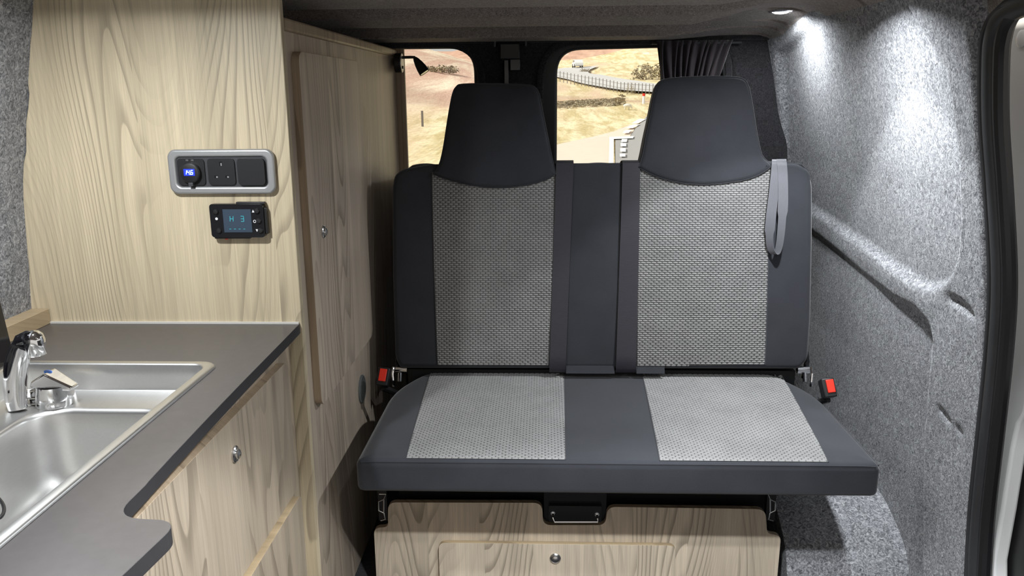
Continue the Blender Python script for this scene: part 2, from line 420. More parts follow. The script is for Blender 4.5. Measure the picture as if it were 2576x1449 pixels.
# =================================================================== SETTING
def interp(x, xs, ys): return float(np.interp(x, xs, ys))
RZ, RX = [-.1, .2, .5, .8, 1.0, 1.25, 1.38, 1.47], [.885, .875, .862, .835, .805, .755, .725, .70]
LZ, LX = [-.1, .78, 1.05, 1.39, 1.47], [-1.05, -1.035, -1.01, -.935, -.91]
def xr(z): return interp(z, RZ, RX)
def xl(z): return interp(z, LZ, LX)
def on_wall(px, py):
    X = .8
    for _ in range(30):
        p = on(0, X, px, py); X = .5*X+.5*xr(max(-.3, min(1.5, p.z)))
    return p
def ywz(pts): return [(on_wall(*q).y, on_wall(*q).z) for q in pts]
upper = ywz([(1960, 130), (2200, -120), (2385, 190), (2402, 300), (2412, 420), (2418, 560), (2412, 640), (2396, 690), (2370, 722), (2335, 728), (2290, 712), (2235, 672), (2180, 630), (2120, 588), (2070, 552), (1990, 500)])
lower = ywz([(1990, 545), (2060, 590), (2100, 622), (2180, 690), (2250, 745), (2300, 772), (2335, 812), (2346, 860), (2336, 960), (2326, 1080), (2322, 1250), (2322, 1500), (2050, 1560), (1985, 900)])
ys = np.arange(1.500, 2.80, .0075); zs = np.arange(-.05, 1.4601, .0075)
YY, ZZ = np.meshgrid(ys, zs, indexing='ij'); Q = np.stack([YY.ravel(), ZZ.ravel()], 1)
def sdf(Q, poly): d = distpoly(Q, poly); return np.where(inpoly(Q, poly), d, -d)
def S(x): x = np.clip(x, 0, 1); return x*x*(3-2*x)
du, dl = sdf(Q, upper), sdf(Q, lower)
disp = .020*S((du+.008)/.024)+(.006+.013*S((2.15-YY.ravel())/.45))*S((dl+.006)/.022)
# the thin raised seam lines at the panel borders
seam_u = distpoly(Q, ywz([(2385, 190), (2402, 300), (2412, 420), (2418, 560), (2412, 640), (2396, 690), (2370, 722)]), False)
seam_l = distpoly(Q, ywz([(2346, 860), (2336, 960), (2326, 1080), (2322, 1250), (2322, 1440)]), False)
disp -= .005*np.exp(-(seam_u/.006)**2)+.003*np.exp(-(seam_l/.006)**2)
for (pts, wdt, dep) in (([(2390, 752), (2420, 768), (2442, 792)], .009, .010), ([(2363, 1030), (2380, 1050), (2388, 1060)], .006, .008), ([(2405, 1075), (2418, 1090)], .006, .006)):
    disp += dep*np.exp(-(distpoly(Q, ywz(pts), False)/wdt)**2)
# soft swelling of the diagonal stiffener towards the pillar
dg = distpoly(Q, ywz([(2050, 575), (2200, 665), (2340, 765)]), False); disp -= .003*np.exp(-(dg/.026)**2)
disp += .10*S((YY.ravel()-2.74)/.06)*0
XX = np.interp(ZZ.ravel(), RZ, RX)+disp
XX += -.03*S((YY.ravel()-2.60)/.18)
XX += .012*S((1.53-YY.ravel())/.03)
nz = len(zs); ny = len(ys)
vs = [(XX[i*nz+j], ys[i], zs[j]) for i in range(ny) for j in range(nz)]
fs = [(i*nz+j, (i+1)*nz+j, (i+1)*nz+j+1, i*nz+j+1) for i in range(ny-1) for j in range(nz-1)]
# outer skin gives the wall its thickness
o = mk('wall_right', vs, fs, M_CARPET, smooth=True, kind='structure', sharp=70)
o['label'] = 'grey carpet lined right side wall with a diagonal stiffener'
mdw = o.modifiers.new('thickness', 'SOLIDIFY'); mdw.thickness = .02; mdw.offset = 1.0
# left wall
ys2 = np.arange(-.60, 2.86, .05); zs2 = np.arange(-.05, 1.4601, .04); n2 = len(zs2)
vs = [(xl(z)-.004*math.sin(y*9+z*5), y, z) for y in ys2 for z in zs2]
fs = [(i*n2+j, (i+1)*n2+j, (i+1)*n2+j+1, i*n2+j+1) for i in range(len(ys2)-1) for j in range(n2-1)]
o = mk('wall_left', vs, fs, M_CARPET, smooth=True, kind='structure'); o['label'] = 'grey carpet lined left side wall behind the kitchen'
mdw = o.modifiers.new('thickness', 'SOLIDIFY'); mdw.thickness = .02; mdw.offset = 0
# ceiling: carpeted roof with cross bows
CP = [(-.9, 1.44), (.30, 1.44), (.36, 1.42), (.5, 1.414), (.55, 1.445), (1.05, 1.445), (1.1, 1.42), (1.24, 1.414), (1.30, 1.445), (1.80, 1.44), (1.86, 1.420), (2.0, 1.413), (2.03, 1.468), (2.19, 1.470), (2.245, 1.4135), (2.335, 1.392), (2.36, 1.440), (2.52, 1.436), (2.60, 1.384), (2.68, 1.376), (2.72, 1.392), (2.82, 1.392)]
cy = np.unique(np.concatenate([np.arange(-.60, 2.8201, .02), [p[0] for p in CP[1:]]])); cx = np.concatenate([np.arange(-1.0, .5, .1), np.arange(.5, .801, .025)])
zc = np.interp(cy, [p[0] for p in CP], [p[1] for p in CP])
k = np.array([.25, .5, .25]); zc = np.convolve(np.pad(zc, 1, mode='edge'), k, 'valid')
side = np.interp(cy, [-.9, 2.35, 2.55, 2.72, 2.82], [1.438, 1.438, 1.415, 1.386, 1.386])
vs = []; fs = []
for y, a, s in zip(cy, zc, side):
    for x in cx:
        t = float(S((x-.40)/.20)); z = a*(1-t)+s*t
        if x > .66: z -= ((x-.66)/.14)**2*.10
        vs.append((x, y, z))
m_ = len(cx); fs = [(i*m_+j, (i+1)*m_+j, (i+1)*m_+j+1, i*m_+j+1) for i in range(len(cy)-1) for j in range(m_-1)]
o = mk('ceiling', vs, fs, M_CARPET_D, smooth=True, kind='structure', sharp=80); o['label'] = 'dark carpet lined van roof with ribbed cross bows'
mdw = o.modifiers.new('thickness', 'SOLIDIFY'); mdw.thickness = .02; mdw.offset = 1.0
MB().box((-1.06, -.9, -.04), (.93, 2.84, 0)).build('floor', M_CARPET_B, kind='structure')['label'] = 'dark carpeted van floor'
# wheel arch box, carpeted, right rear corner
def warch():
    out = roundpoly([(1.80, 0), (1.83, .115), (1.98, .195), (2.50, .20), (2.62, 0)], [0, .06, .08, .08, 0], 6)
    return plate('trim_1', out, (), lambda u, v, w: (.60+ -w*1, u, v), .30, M_CARPET, bevel=.02, kind='structure')
o = warch(); o['label'] = 'grey carpeted wheel arch box'
# rear doors with windows
def rr_hole(pts, rad): return roundpoly(pts, rad, 8)
Yi, Yo = 2.72, 2.80
def pw(Y, pts): return [(on(1, Y, *q).x, on(1, Y, *q).z) for q in pts]
hin_l = roundpoly([(-.66, .90), (-.205, .90), (-.215, 1.372), (-.66, 1.372)], [.03, .06, .12, .03], 9)
a = on(1, Yi, 1362, 320).x; hin_r = roundpoly([(a, .90), (.60, .90), (.60, 1.374), (a+.01, 1.374)], [.05, .06, .10, .12], 9)
e_ = on(1, Yo, 1199, 225).x; hout_l = roundpoly([(-.67, .93), (e_+.004, .93), (e_, 1.368), (-.67, 1.368)], [.05, .05, .085, .05], 9)
b_ = on(1, Yo, 1396, 250).x; hout_r = roundpoly([(b_, .93), (.55, .93), (.54, on(1, Yo, 1660, 114).z), (b_, on(1, Yo, 1450, 122).z)], [.05, .05, .08, .085], 9)
mid = on(1, 2.72, 1268, 200).x
def toY(Y): return lambda u, v, w: (u, Y-w, v)
for nm, x0, x1, hi, ho, lab in (('door_1', -1.0, mid, hin_l, hout_l, 'left rear van door with charcoal carpet trim'), ('door_2', mid, .80, hin_r, hout_r, 'right rear van door with charcoal carpet trim')):
    d = plate(nm, [(x0, 0), (x1-.002, 0), (x1-.002, 1.40), (x0, 1.40)], [ho], toY(2.775), .03, M_BLACK, None, bevel=.003, kind='structure'); d['label'] = lab
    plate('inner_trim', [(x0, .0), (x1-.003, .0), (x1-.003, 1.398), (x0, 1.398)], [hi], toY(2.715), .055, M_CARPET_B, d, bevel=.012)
    # raised rib around the opening
    MB().tube([(p[0]+(.012 if nm == 'door_1' else -.012), 2.712, p[1]) for p in hi+hi[:1]], .012, 8, False, .6).build('window_surround', M_CARPET_B, d, smooth=True)
for nm, ho, lab in (('window_1', hout_l, 'left rear door window'), ('window_2', hout_r, 'right rear door window')):
    w_ = plate(nm, ho, (), toY(2.787), .004, M_GLASS, None, kind='structure'); w_['label'] = lab
    MB().tube([(p[0], 2.785, p[1]) for p in ho+ho[:1]], .007, 8, False).build('rubber_gasket', M_RUBBER, w_, smooth=True)
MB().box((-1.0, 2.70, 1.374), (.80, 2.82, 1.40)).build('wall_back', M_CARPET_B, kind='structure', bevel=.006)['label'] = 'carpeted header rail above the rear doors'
# centre latch gear of the rear doors
t = thing('door_latch', 'black latch housing hanging between the two rear door windows', 'latch', (mid, 2.70, 1.28))
def bxp(x0, y0, x1, y1, Y0, Y1):
    a = on(1, Y0, x0, y1); b = on(1, Y0, x1, y0); return (a.x, Y0, a.z), (b.x, Y1, b.z)
MB().box(*bxp(1257, 108, 1308, 150, 2.675, 2.712)).build('housing', M_BLACK, t, bevel=.004)
MB().box(*bxp(1283, 146, 1309, 178, 2.685, 2.712)).build('striker', M_BLACKG, t, bevel=.002)
MB().box(*bxp(1268, 150, 1280, 215, 2.69, 2.712)).build('guide_rail', M_BLACKG, t, bevel=.002)
MB().box(*bxp(1243, 104, 1247, 118, 2.68, 2.712)).build('hook', M_DGREY, t); MB().box(*bxp(1321, 104, 1325, 116, 2.68, 2.712)).build('hook', M_DGREY, t)
# door aperture on the right: seal, painted pillar, dark step
seal_px = [(2600, 2), (2560, 8), (2525, 24), (2500, 50), (2486, 90), (2480, 150), (2480, 300), (2492, 480), (2503, 700), (2494, 880), (2474, 1080), (2452, 1290), (2440, 1500)]
sp = [on_wall(*q) for q in seal_px]
def smooth_path(pts, n=4):
    out = []
    for i in range(len(pts)-1):
        p0, p1, p2, p3 = pts[max(i-1, 0)], pts[i], pts[i+1], pts[min(i+2, len(pts)-1)]
        for k in range(n):
            t = k/n; out.append(.5*((2*p1)+(p2-p0)*t+(2*p0-5*p1+4*p2-p3)*t*t+(3*p1-p0-3*p2+p3)*t**3))
    out.append(pts[-1]); return out
sp = smooth_path([Vector(p) for p in sp], 5)
o = MB().tube([p+Vector((.012, 0, 0)) for p in sp], .021, 14, True, .8).build('trim_2', M_RUBBER, smooth=True, kind='structure'); o['label'] = 'black rubber door seal along the side door opening'
MB().tube([p+Vector((.002, .0, 0))+Vector((0, .019, 0)) for p in sp], .006, 8).build('seal_lip', M_RUBBER, o, smooth=True)
MB().tube([p+Vector((.010, -.030, 0)) for p in sp], .013, 10).build('inner_seal_lip', M_BLACK, o, smooth=True)
jx = [on(0, .90, *q) for q in [(2700, 15), (2560, 20), (2538, 60), (2526, 130), (2530, 300), (2545, 500), (2552, 700), (2545, 880), (2528, 1050), (2505, 1250), (2482, 1380), (2470, 1449), (2468, 1530),
                                (2500, 1530), (2499, 1449), (2499, 1410), (2522, 1280), (2545, 1130), (2560, 1065), (2580, 1035), (2700, 1025)]]
o = plate('trim_3', [(p.y, p.z) for p in jx], (), lambda u, v, w: (.90-w, u, v), .03, M_WHITE, None, bevel=.006, kind='structure'); o['label'] = 'white painted side door pillar'
c_ = on(0, .898, 2572, 97); MB().lathe([(.0, .0), (.016, 0), (.016, .003), (.011, .006), (.0, .0065)][1:], (c_.x, c_.y, c_.z), (-1, 0, 0)).build('plug', M_WHITE, o, smooth=True)
o = MB().box((.935, .2, -.04), (.96, 1.62, 1.0)).build('trim_4', M_BLACK, kind='structure'); o['label'] = 'black plastic lining beyond the door pillar'

# =================================================================== KITCHEN SIDE
YP = 1.53
# tall wood panel
pts = [(xl(z)+.006+.004*math.sin(z*23)+.003*math.sin(z*57+1), z) for z in np.linspace(.775, 1.436, 26)]
out = [(-.478, .02), (-.478, 1.436)]
out = roundpoly([(-.95, .02), (-.478, .02), (-.476, 1.432)], [0, 0, .022], 6)
out = [(-.99, .02), (-.478, .02)] + [(-.476, 1.405), (-.480, 1.420), (-.492, 1.434)] + [(x, min(z, 1.434)) for x, z in pts[::-1]]
t = thing('divider', 'tall pale wood grain end panel rising behind the worktop', 'divider', (-.7, YP, 0))
plate('board', out, (), toY(YP), .018, M_PANEL, t, bevel=.0035, edge_mat=M_PANEL)
# tall cupboard
XC = -.486
t = thing('tall_cupboard', 'tall narrow wood grain cupboard beside the rear seat', 'cupboard', (-.7, 2.1, 0))
MB().box((-1.0, YP+.019, .01), (XC, 2.745, 1.345)).build('body', M_CUP, t, bevel=.002)
MB().box((-.98, YP+.019, 1.335), (XC+.010, 2.752, 1.358)).build('top_rail', M_EDGE_V, t, bevel=.005)
MB().box((XC-.01, 2.742, .35), (XC+.030, 2.760, 1.375)).build('rear_edge_strip', M_EDGE_V, t, bevel=.003)
d_out = rrect(1.606, 2.135, .574, 1.300, .022, 6)
toX = lambda X: (lambda u, v, w: (X+w, u, v))
dr = plate('door', d_out, (), toX(XC+.016), .016, M_CUP, t, bevel=.006, edge_mat=M_EDGE_V)
def knob(X, y, z, parent, r=.0135):
    MB().lathe([(r, 0), (r, .0025), (r*.85, .0045), (r*.72, .004), (r*.62, .0032), (r*.58, .0075), (r*.3, .0095), (.0002, .0098)], (X, y, z), (1, 0, 0)).build('push_knob', M_CHROME_R, parent, smooth=True, label='round chrome push knob')
knob(XC+.016, 1.697, .935, dr)
# grey round air outlet low on the cupboard side
v_ = thing('air_vent', 'small round grey air outlet low on the cupboard side', 'vent', (XC, 2.034, .454))
MB().lathe([(.038, 0), (.038, .003), (.034, .005), (.031, .003), (.031, .001)], (XC, 2.034, .454), (1, 0, 0)).build('ring', M_VENT, v_, smooth=True)
for k in range(-4, 5):
    y = k*.0065; hgt = math.sqrt(max(.0305**2-y*y, 0))
    MB().box((XC+.0005, 2.034+y-.0016, .454-hgt), (XC+.004, 2.034+y+.0016, .454+hgt)).build('slat', M_VENT, v_)
# kitchen unit
XK = -.505
t = thing('kitchen_cabinet', 'low wood grain kitchen cabinet under the dark worktop', 'cabinet', (-.75, 1.1, 0))
MB().box((-1.0, 0.30, .01), (XK, YP-.001, .560)).box((-.53, .30, .560), (XK, YP-.001, .7595)).box((-1.0, 1.35, .56), (-.53, YP-.001, .7595)).box((-1.0, .30, .56), (-.96, 1.35, .7595)).build('body', M_KIT, t)
dr = plate('door', rrect(.80, 1.462, .457, .726, .018, 6), (), toX(XK+.016), .016, M_KIT, t, bevel=.006, edge_mat=M_EDGE_V)
knob(XK+.016, 1.175, .667, dr)
dr = plate('lower_door', rrect(.80, 1.462, .03, .449, .018, 6), (), toX(XK+.024), .024, M_KIT, t, bevel=.006, edge_mat=M_EDGE)
# worktop with sink cut-out
ZW = .78
front = [(-.481, YP), (-.478, 1.40), (-.474, 1.20), (-.470, 1.05), (-.466, .93), (-.463, .86)]
stp = roundpoly([(-.462, .85), (-.462, .775), (-.386, .772), (-.402, .62), (-.402, .30)], [0, .05, .030, .03, 0], 8)
wo = front+stp+[(-1.02, .30), (-1.02, YP)]
t = thing('worktop', 'dark grey laminate worktop with a stepped front edge', 'worktop', (-.75, 1.0, .76))
plate('slab', wo, [rrect(-.893, -.553, .632, 1.275, .03, 5)], lambda u, v, w: (u, v, ZW+w), .020, M_TOP, t, bevel=.0022, edge_mat=M_TOPEDGE)
MB().box((-1.0, YP-.005, ZW), (-.482, YP, ZW+.0035)).build('sealant_bead', M_SEALANT, t, label='thin white sealant bead')
# wooden upstand
t = thing('upstand_strip', 'short pale wood strip on the worktop against the carpeted wall', 'wood strip', (-.995, 1.45, ZW))
MB().box((-1.018, 1.365, ZW), (-.982, YP-.002, ZW+.030)).build('strip', M_EDGE, t, bevel=.001)
# black glass lid
t = thing('glass_lid', 'black glass sink lid standing open at the left of the sink', 'lid', (-.9, 1.0, ZW))
lo = roundpoly([(.60, 0), (1.262, 0), (1.262, .33), (.60, .33)], [.02, .004, .02, .02], 5)
plate('pane', lo, (), lambda u, v, w: (-.897-.09*v+w, u+.021, ZW+.0055+v), .006, M_GLASSBLK, t, bevel=.001)
for y in (.80, 1.15): MB().tube([(-.902, y-.03, ZW+.0095), (-.902, y+.03, ZW+.0095)], .004, 10).build('hinge', M_CHROME_R, t, smooth=True)
# sink
t = thing('sink', 'brushed stainless steel sink set into the dark worktop', 'sink', (-.72, .95, .60))
X0, X1, Y0, Y1 = -.903, -.543, .622, 1.285
def loft(rings, n=7):
    vs = []; fs = []; m = 4*(n+1)
    for (x0, x1, y0, y1, r, z) in rings: vs += [(a, b, z) for a, b in rrect(x0, x1, y0, y1, r, n)]
    for i in range(len(rings)-1):
        for k in range(m): fs.append((i*m+k, i*m+(k+1) % m, (i+1)*m+(k+1) % m, (i+1)*m+k))
    fs.append(tuple((len(rings)-1)*m+k for k in range(m))); return vs, fs
def ins(d, z, r=.03): return (X0+d, X1-d, Y0+d, Y1-d, max(r-d*.3, .004), z)
bx0, bx1, by0, by1 = -.805, -.578, .70, 1.186
def bow(d, z, r): return (bx0+d, bx1-d, by0+d, by1-d, r, z)
rg = [ins(.0, .7805), ins(.0005, .7825), ins(.002, .7842), ins(.004, .785), ins(.0135, .785), ins(.0155, .7842), ins(.017, .782), ins(.019, .760), ins(.0205, .742), ins(.0215, .7395), ins(.024, .738, .03),
      bow(-.006, .738, .062), bow(-.002, .7372, .06), bow(.0015, .735, .058), bow(.004, .730, .056), bow(.007, .700, .055), bow(.012, .645, .055), bow(.018, .622, .06), bow(.028, .608, .06), bow(.045, .602, .05), bow(.075, .600, .03)]
vs, fs = loft(rg); mk('basin', vs, fs, M_STEEL, t, smooth=True, sharp=40)
MB().lathe([(.036, 0), (.036, .002), (.028, .0035), (.022, .001), (.006, .0008)], (-.69, .90, .6005), (0, 0, 1)).build('drain', M_CHROME, t, smooth=True)
for (x, y) in ((-.566, 1.238), (-.563, .968), (-.563, .760), (-.882, 1.12)):
    MB().lathe([(.005, 0), (.0055, .001), (.004, .002), (.002, .0015)], (x+(0.004 if x > -.7 else -.004), y, .765), (-1 if x > -.7 else 1, 0, .5), 12).box((x-.002, y-.009, .762), (x+.004, y+.009, .7665)).build('rim_clip', M_BLACKG, t, smooth=True)
hp = [on(2, .74, *q) for q in [(-60, 1230), (-25, 1238), (0, 1258), (10, 1278), (6, 1296), (-10, 1306), (-60, 1312)]]
MB().tube(smooth_path([Vector(p) for p in hp], 4), .0022, 8).build('seal_loop', M_BLACK, t, smooth=True)
# tap
TX, TY, TZ = -.785, 1.205, .738
t = thing('tap', 'chrome folding tap with a blue marked lever on the sink ledge', 'tap', (TX, TY, TZ))
def L(dx, dy, dz): return (TX+dx, TY+dy, TZ+dz)
MB().lathe([(.029, 0), (.030, .004), (.029, .012), (.026, .030), (.0255, .033)], L(0, 0, 0), (0, 0, 1), 32).build('body', M_CHROME, t, smooth=True, sharp=50)
MB().box(L(-.042, -.012, .002), L(-.012, .012, .014)).box(L(-.036, -.010, .014), L(-.018, .010, .026)).build('hinge_block', M_CHROME, t, bevel=.002)
# lever: a faceted wedge that lies across the body
lv = [(-.028, -.020, .034), (.034, -.014, .026), (.034, .014, .026), (-.028, .020, .034), (-.026, -.018, .043), (-.004, -.016, .056), (.036, -.009, .031), (.036, .009, .031), (-.004, .016, .056), (-.026, .018, .043)]
le = mk('lever', [L(*p) for p in lv], [(0, 3, 2, 1), (0, 1, 6, 5, 4), (3, 9, 8, 7, 2), (0, 4, 9, 3), (4, 5, 8, 9), (5, 6, 7, 8), (1, 2, 7, 6)], M_CHROME, t, bevel=.0035)
MB().lathe([(.006, 0), (.006, .0015), (.004, .0022)], L(-.005, -.002, .0540), (.30, 0, 1), 18).build('cold_marker', M_BLUE, le, smooth=True, label='small blue cold water marker')
# spout: flattened arm from the hinge, up over to a rounded outlet head
pp = [L(*p) for p in [(-.044, -.030, .002), (-.046, -.028, .020), (-.045, -.024, .048), (-.040, -.022, .075), (-.032, -.022, .094), (-.024, -.024, .106)]]
MB().tube(smooth_path([Vector(p) for p in pp], 4), [.0150+.0035*math.sin(k/20*PI) for k in range(21)], 14, True, .72, up=(1, 0, 0)).build('spout_arm', M_CHROME, t, smooth=True)
hc = Vector(L(-.001, -.030, .116))
MB().tube([Vector(L(-.035, -.022, .104)), Vector(L(-.026, -.024, .114)), Vector(L(-.012, -.027, .119))], [.008, .0105, .0115], 16).build('spout_joint', M_BLACKG, t, smooth=True)
MB().lathe([(.0125, -.024), (.0135, -.022), (.0150, -.008), (.0155, .0), (.0140, .008), (.0095, .0135), (.003, .0155), (.0002, .0157)], hc, (-.12, 0, 1), 28).build('outlet_head', M_CHROME, t, smooth=True, sharp=50)

# socket strip
def fr(px0, py0, px1, py1, Y): a = on(1, Y, px0, py1); b = on(1, Y, px1, py0); return a.x, b.x, a.z, b.z
sx0, sx1, sz0, sz1 = -.708, -.505, 1.037, 1.121
t = thing('socket_panel', 'silver framed triple socket panel on the tall wood panel', 'socket', ((sx0+sx1)/2, YP, 1.04))
o_ = rrect(sx0, sx1, sz0, sz1, .016, 6)
inn = rrect(sx0+.015, sx1-.015, sz0+.014, sz1-.014, .009, 5)
plate('frame', o_, [inn], toY(YP-.011), .011, M_SILVER, t, bevel=.004)
plate('insert', inn, (), toY(YP-.007), .006, M_DGREY, t, bevel=.001)
cw = (sx1-sx0-.03)/3
mods = []
for i, nm in enumerate(('charger_module', 'mains_socket', 'rocker_switch')):
    a = sx0+.015+cw*i+.003; b = a+cw-.006
    mm = plate(nm, rrect(a, b, sz0+.017, sz1-.017, .007, 5), (), toY(YP-(.010 if i < 2 else .013)), .006, M_BLACK, t, bevel=.0015)
    mods.append((mm, (a+b)/2, (sz0+sz1)/2))
mm, cxm, czm = mods[0]
MB().lathe([(.0195, 0), (.0195, .007), (.0175, .009), (.0170, .0092)], (cxm, YP-.010, czm-.001), (0, -1, 0), 30).build('round_cover', M_BLACK, mm, smooth=True)
MB().box((cxm-.004, YP-.0195, czm-.026), (cxm+.005, YP-.009, czm-.019)).build('cover_tab', M_DGREY, mm, bevel=.001)
MB().box((cxm-.008, YP-.011, czm+.0205), (cxm-.003, YP-.0085, czm+.0235)).box((cxm+.002, YP-.011, czm+.0205), (cxm+.007, YP-.0085, czm+.0235)).build('screw_mark', M_CHROME_R, mm)
M_LCD = emis('blue_display', (.01, .03, .9), .8); M_DIG = emis('display_digits', (.45, .75, 1.0), 3.0)
MB().box((cxm-.010, YP-.0198, czm-.006), (cxm+.0105, YP-.0185, czm+.0065)).build('display', M_LCD, mm, label='small lit blue voltage display')
SEG = {'1': 'bc', '4': 'fgbc', '6': 'afgedc', '3': 'abgcd', 'H': 'fegbc'}
def digit(mb, ch, x, z, w, h, y, th, sl=.15):
    S_ = {'a': ((0, h), (w, h)), 'b': ((w, h), (w, h/2)), 'c': ((w, h/2), (w, 0)), 'd': ((0, 0), (w, 0)), 'e': ((0, h/2), (0, 0)), 'f': ((0, h), (0, h/2)), 'g': ((0, h/2), (w, h/2))}
    for s in SEG[ch]:
        (a, b), (c, d) = S_[s]
        x0, x1 = x+min(a, c)+sl*min(b, d)*1-th/2, x+max(a, c)+sl*max(b, d)+th/2
        mb.add([(x+a+sl*b-(th/2 if a == c else 0), y, z+b-(th/2 if b == d else 0)), (x+c+sl*d-(th/2 if a == c else 0), y, z+d-(th/2 if b == d else 0)), (x+c+sl*d+(th/2 if a == c else 0), y, z+d+(th/2 if b == d else 0)), (x+a+sl*b+(th/2 if a == c else 0), y, z+b+(th/2 if b == d else 0))], [(0, 1, 2, 3)])
mb = MB()
digit(mb, '1', cxm-.0075, czm-.0035, .002, .0075, YP-.0201, .0011); digit(mb, '4', cxm-.0038, czm-.0035, .0038, .0075, YP-.0201, .0011); digit(mb, '6', cxm+.0028, czm-.0035, .0038, .0075, YP-.0201, .0011)
mb.add([(cxm+.0012, YP-.0201, czm-.0042), (cxm+.0022, YP-.0201, czm-.0042), (cxm+.0022, YP-.0201, czm-.0032), (cxm+.0012, YP-.0201, czm-.0032)], [(0, 1, 2, 3)])
mb.build('digits', M_DIG, mm)
mm, cxm, czm = mods[1]
M_PIN = simple('socket_shutter', (.30, .30, .29), .4)
for (dx, dz, w_, h_) in ((.0, .015, .0022, .004), (-.0105, -.009, .0034, .0022), (.0105, -.009, .0034, .0022)):
    MB().box((cxm+dx-w_, YP-.0105, czm+dz-h_), (cxm+dx+w_, YP-.0098, czm+dz+h_)).build('pin_slot', M_BLACKG, mm)
    MB().box((cxm+dx+w_*.0, YP-.0108, czm+dz-h_*.9), (cxm+dx+w_*.95, YP-.0103, czm+dz+h_*.4)).build('shutter', M_PIN, mm)
# heater controller
hx0, hx1, hz0, hz1 = -.634, -.531, .955, 1.019
t = thing('heater_control', 'small black heater control panel with a blue screen below the socket', 'controller', ((hx0+hx1)/2, YP, .955))
case = plate('case', rrect(hx0, hx1, hz0, hz1, .006, 5), (), toY(YP-.016), .016, M_BLACKG, t, bevel=.003)
MB().box((hx0+.004, YP-.013, hz0-.003), (hx1-.03, YP-.003, hz0+.002)).box((hx0+.05, YP-.011, hz1-.002), (hx1+.002, YP-.002, hz1+.003)).box((hx1-.003, YP-.012, hz0+.006), (hx1+.005, YP-.002, hz1-.008)).build('rear_bracket', M_BLACK, t, bevel=.001)
cxm, czm = (hx0+hx1)/2, (hz0+hz1)/2
M_SCR = emis('dim_blue_screen', (.02, .035, .055), .5); M_TEAL = emis('teal_digits', (.03, .30, .34), .8)
MB().box((cxm-.026, YP-.0168, czm-.022), (cxm+.028, YP-.0155, czm+.022)).build('screen', M_SCR, t, label='dim blue lcd screen')
mb = MB(); digit(mb, 'H', cxm-.013, czm-.001, .006, .010, YP-.0171, .001, .05); digit(mb, '3', cxm+.008, czm-.001, .0055, .010, YP-.0171, .001, .0)
for q in range(4): mb.add([(cxm-.016+q*.009, YP-.0171, czm-.016), (cxm-.012+q*.009, YP-.0171, czm-.016), (cxm-.012+q*.009, YP-.0171, czm-.0152), (cxm-.016+q*.009, YP-.0171, czm-.0152)], [(0, 1, 2, 3)])
mb.build('screen_digits', M_TEAL, t)
for (dx, dz) in ((-.039, .0175), (-.036, -.0185), (.040, .0185), (.042, 0.0), (.044, -.0185)):
    MB().lathe([(.0055, 0), (.0052, .002), (.004, .0034), (.0004, .0038)], (cxm+dx, YP-.016, czm+dz), (0, -1, 0), 18).build('button', M_BLACK, t, smooth=True)
M_ICON = simple('white_print', (.75, .75, .75), .5)
yi = YP-.0165
MB().add([(cxm+.030, yi, czm+.016), (cxm+.035, yi, czm+.016), (cxm+.0325, yi, czm+.0215)], [(0, 1, 2)]).build('up_arrow', M_ICON, t)
MB().add([(cxm+.0345, yi, czm-.016), (cxm+.0395, yi, czm-.016), (cxm+.037, yi, czm-.0215)], [(0, 1, 2)]).build('down_arrow', M_ICON, t)
MB().lathe([(.0026, 0), (.0026, .0003)], (cxm-.039, yi+.0004, czm+.004), (0, -1, 0), 12).build('dot_icon', M_ICON, t)
rp_ = [(cxm+.034+r*math.cos(2*PI*k/14), yi, czm-.001+r*math.sin(2*PI*k/14)) for r in (.0018, .003) for k in range(14)]
mk('power_icon', rp_, [(k, (k+1) % 14, 14+(k+1) % 14, 14+k) for k in range(14)], M_ICON, t)
MB().lathe([(.003, 0), (.003, .004)], (hx0+.025, YP-.008, hz0-.001), (0, 0, -1), 12).build('indicator', M_RED, t)
# reading lamp at the end of the cupboard
t = thing('reading_lamp', 'small black swan neck reading lamp at the cupboard end', 'lamp', (-.455, 2.70, 1.315))
MB().box((-.474, 2.70, 1.30), (-.455, 2.735, 1.33)).build('mount', M_BLACK, t)
MB().lathe([(.0295, 0), (.0300, .002), (.0300, .020)], (-.474, 2.68, 1.314), (1, 0, 0), 32).build('base', M_BLACK, t, smooth=True)
MB().lathe([(.0300, 0), (.0295, .0022), (.024, .003)], (-.4538, 2.68, 1.314), (1, 0, 0), 32).build('face_ring', M_SILVER, t, smooth=True)
MB().box((-.4515, 2.669, 1.296), (-.4475, 2.683, 1.305)).build('switch', M_BLACK, t, bevel=.001)
MB().tube([(-.451, 2.68, 1.331), (-.425, 2.68, 1.3315), (-.412, 2.68, 1.331), (-.408, 2.68, 1.322)], .0045, 10).build('arm', M_BLACK, t, smooth=True)
ax = Vector((.028, -.004, -.042)).normalized()
sh = MB().lathe([(.006, -.004), (.0095, .004), (.0135, .018), (.0165, .034), (.0180, .052), (.0165, .052), (.015, .044)], Vector((-.409, 2.68, 1.326)), ax, 26).build('shade', M_BLACK, t, smooth=True)
MB().lathe([(.0155, 0), (.014, .001)], Vector((-.409, 2.68, 1.326))+ax*.0505, ax, 24).build('lens', M_CHROME_R, sh, smooth=True, label='pale reflector lens')

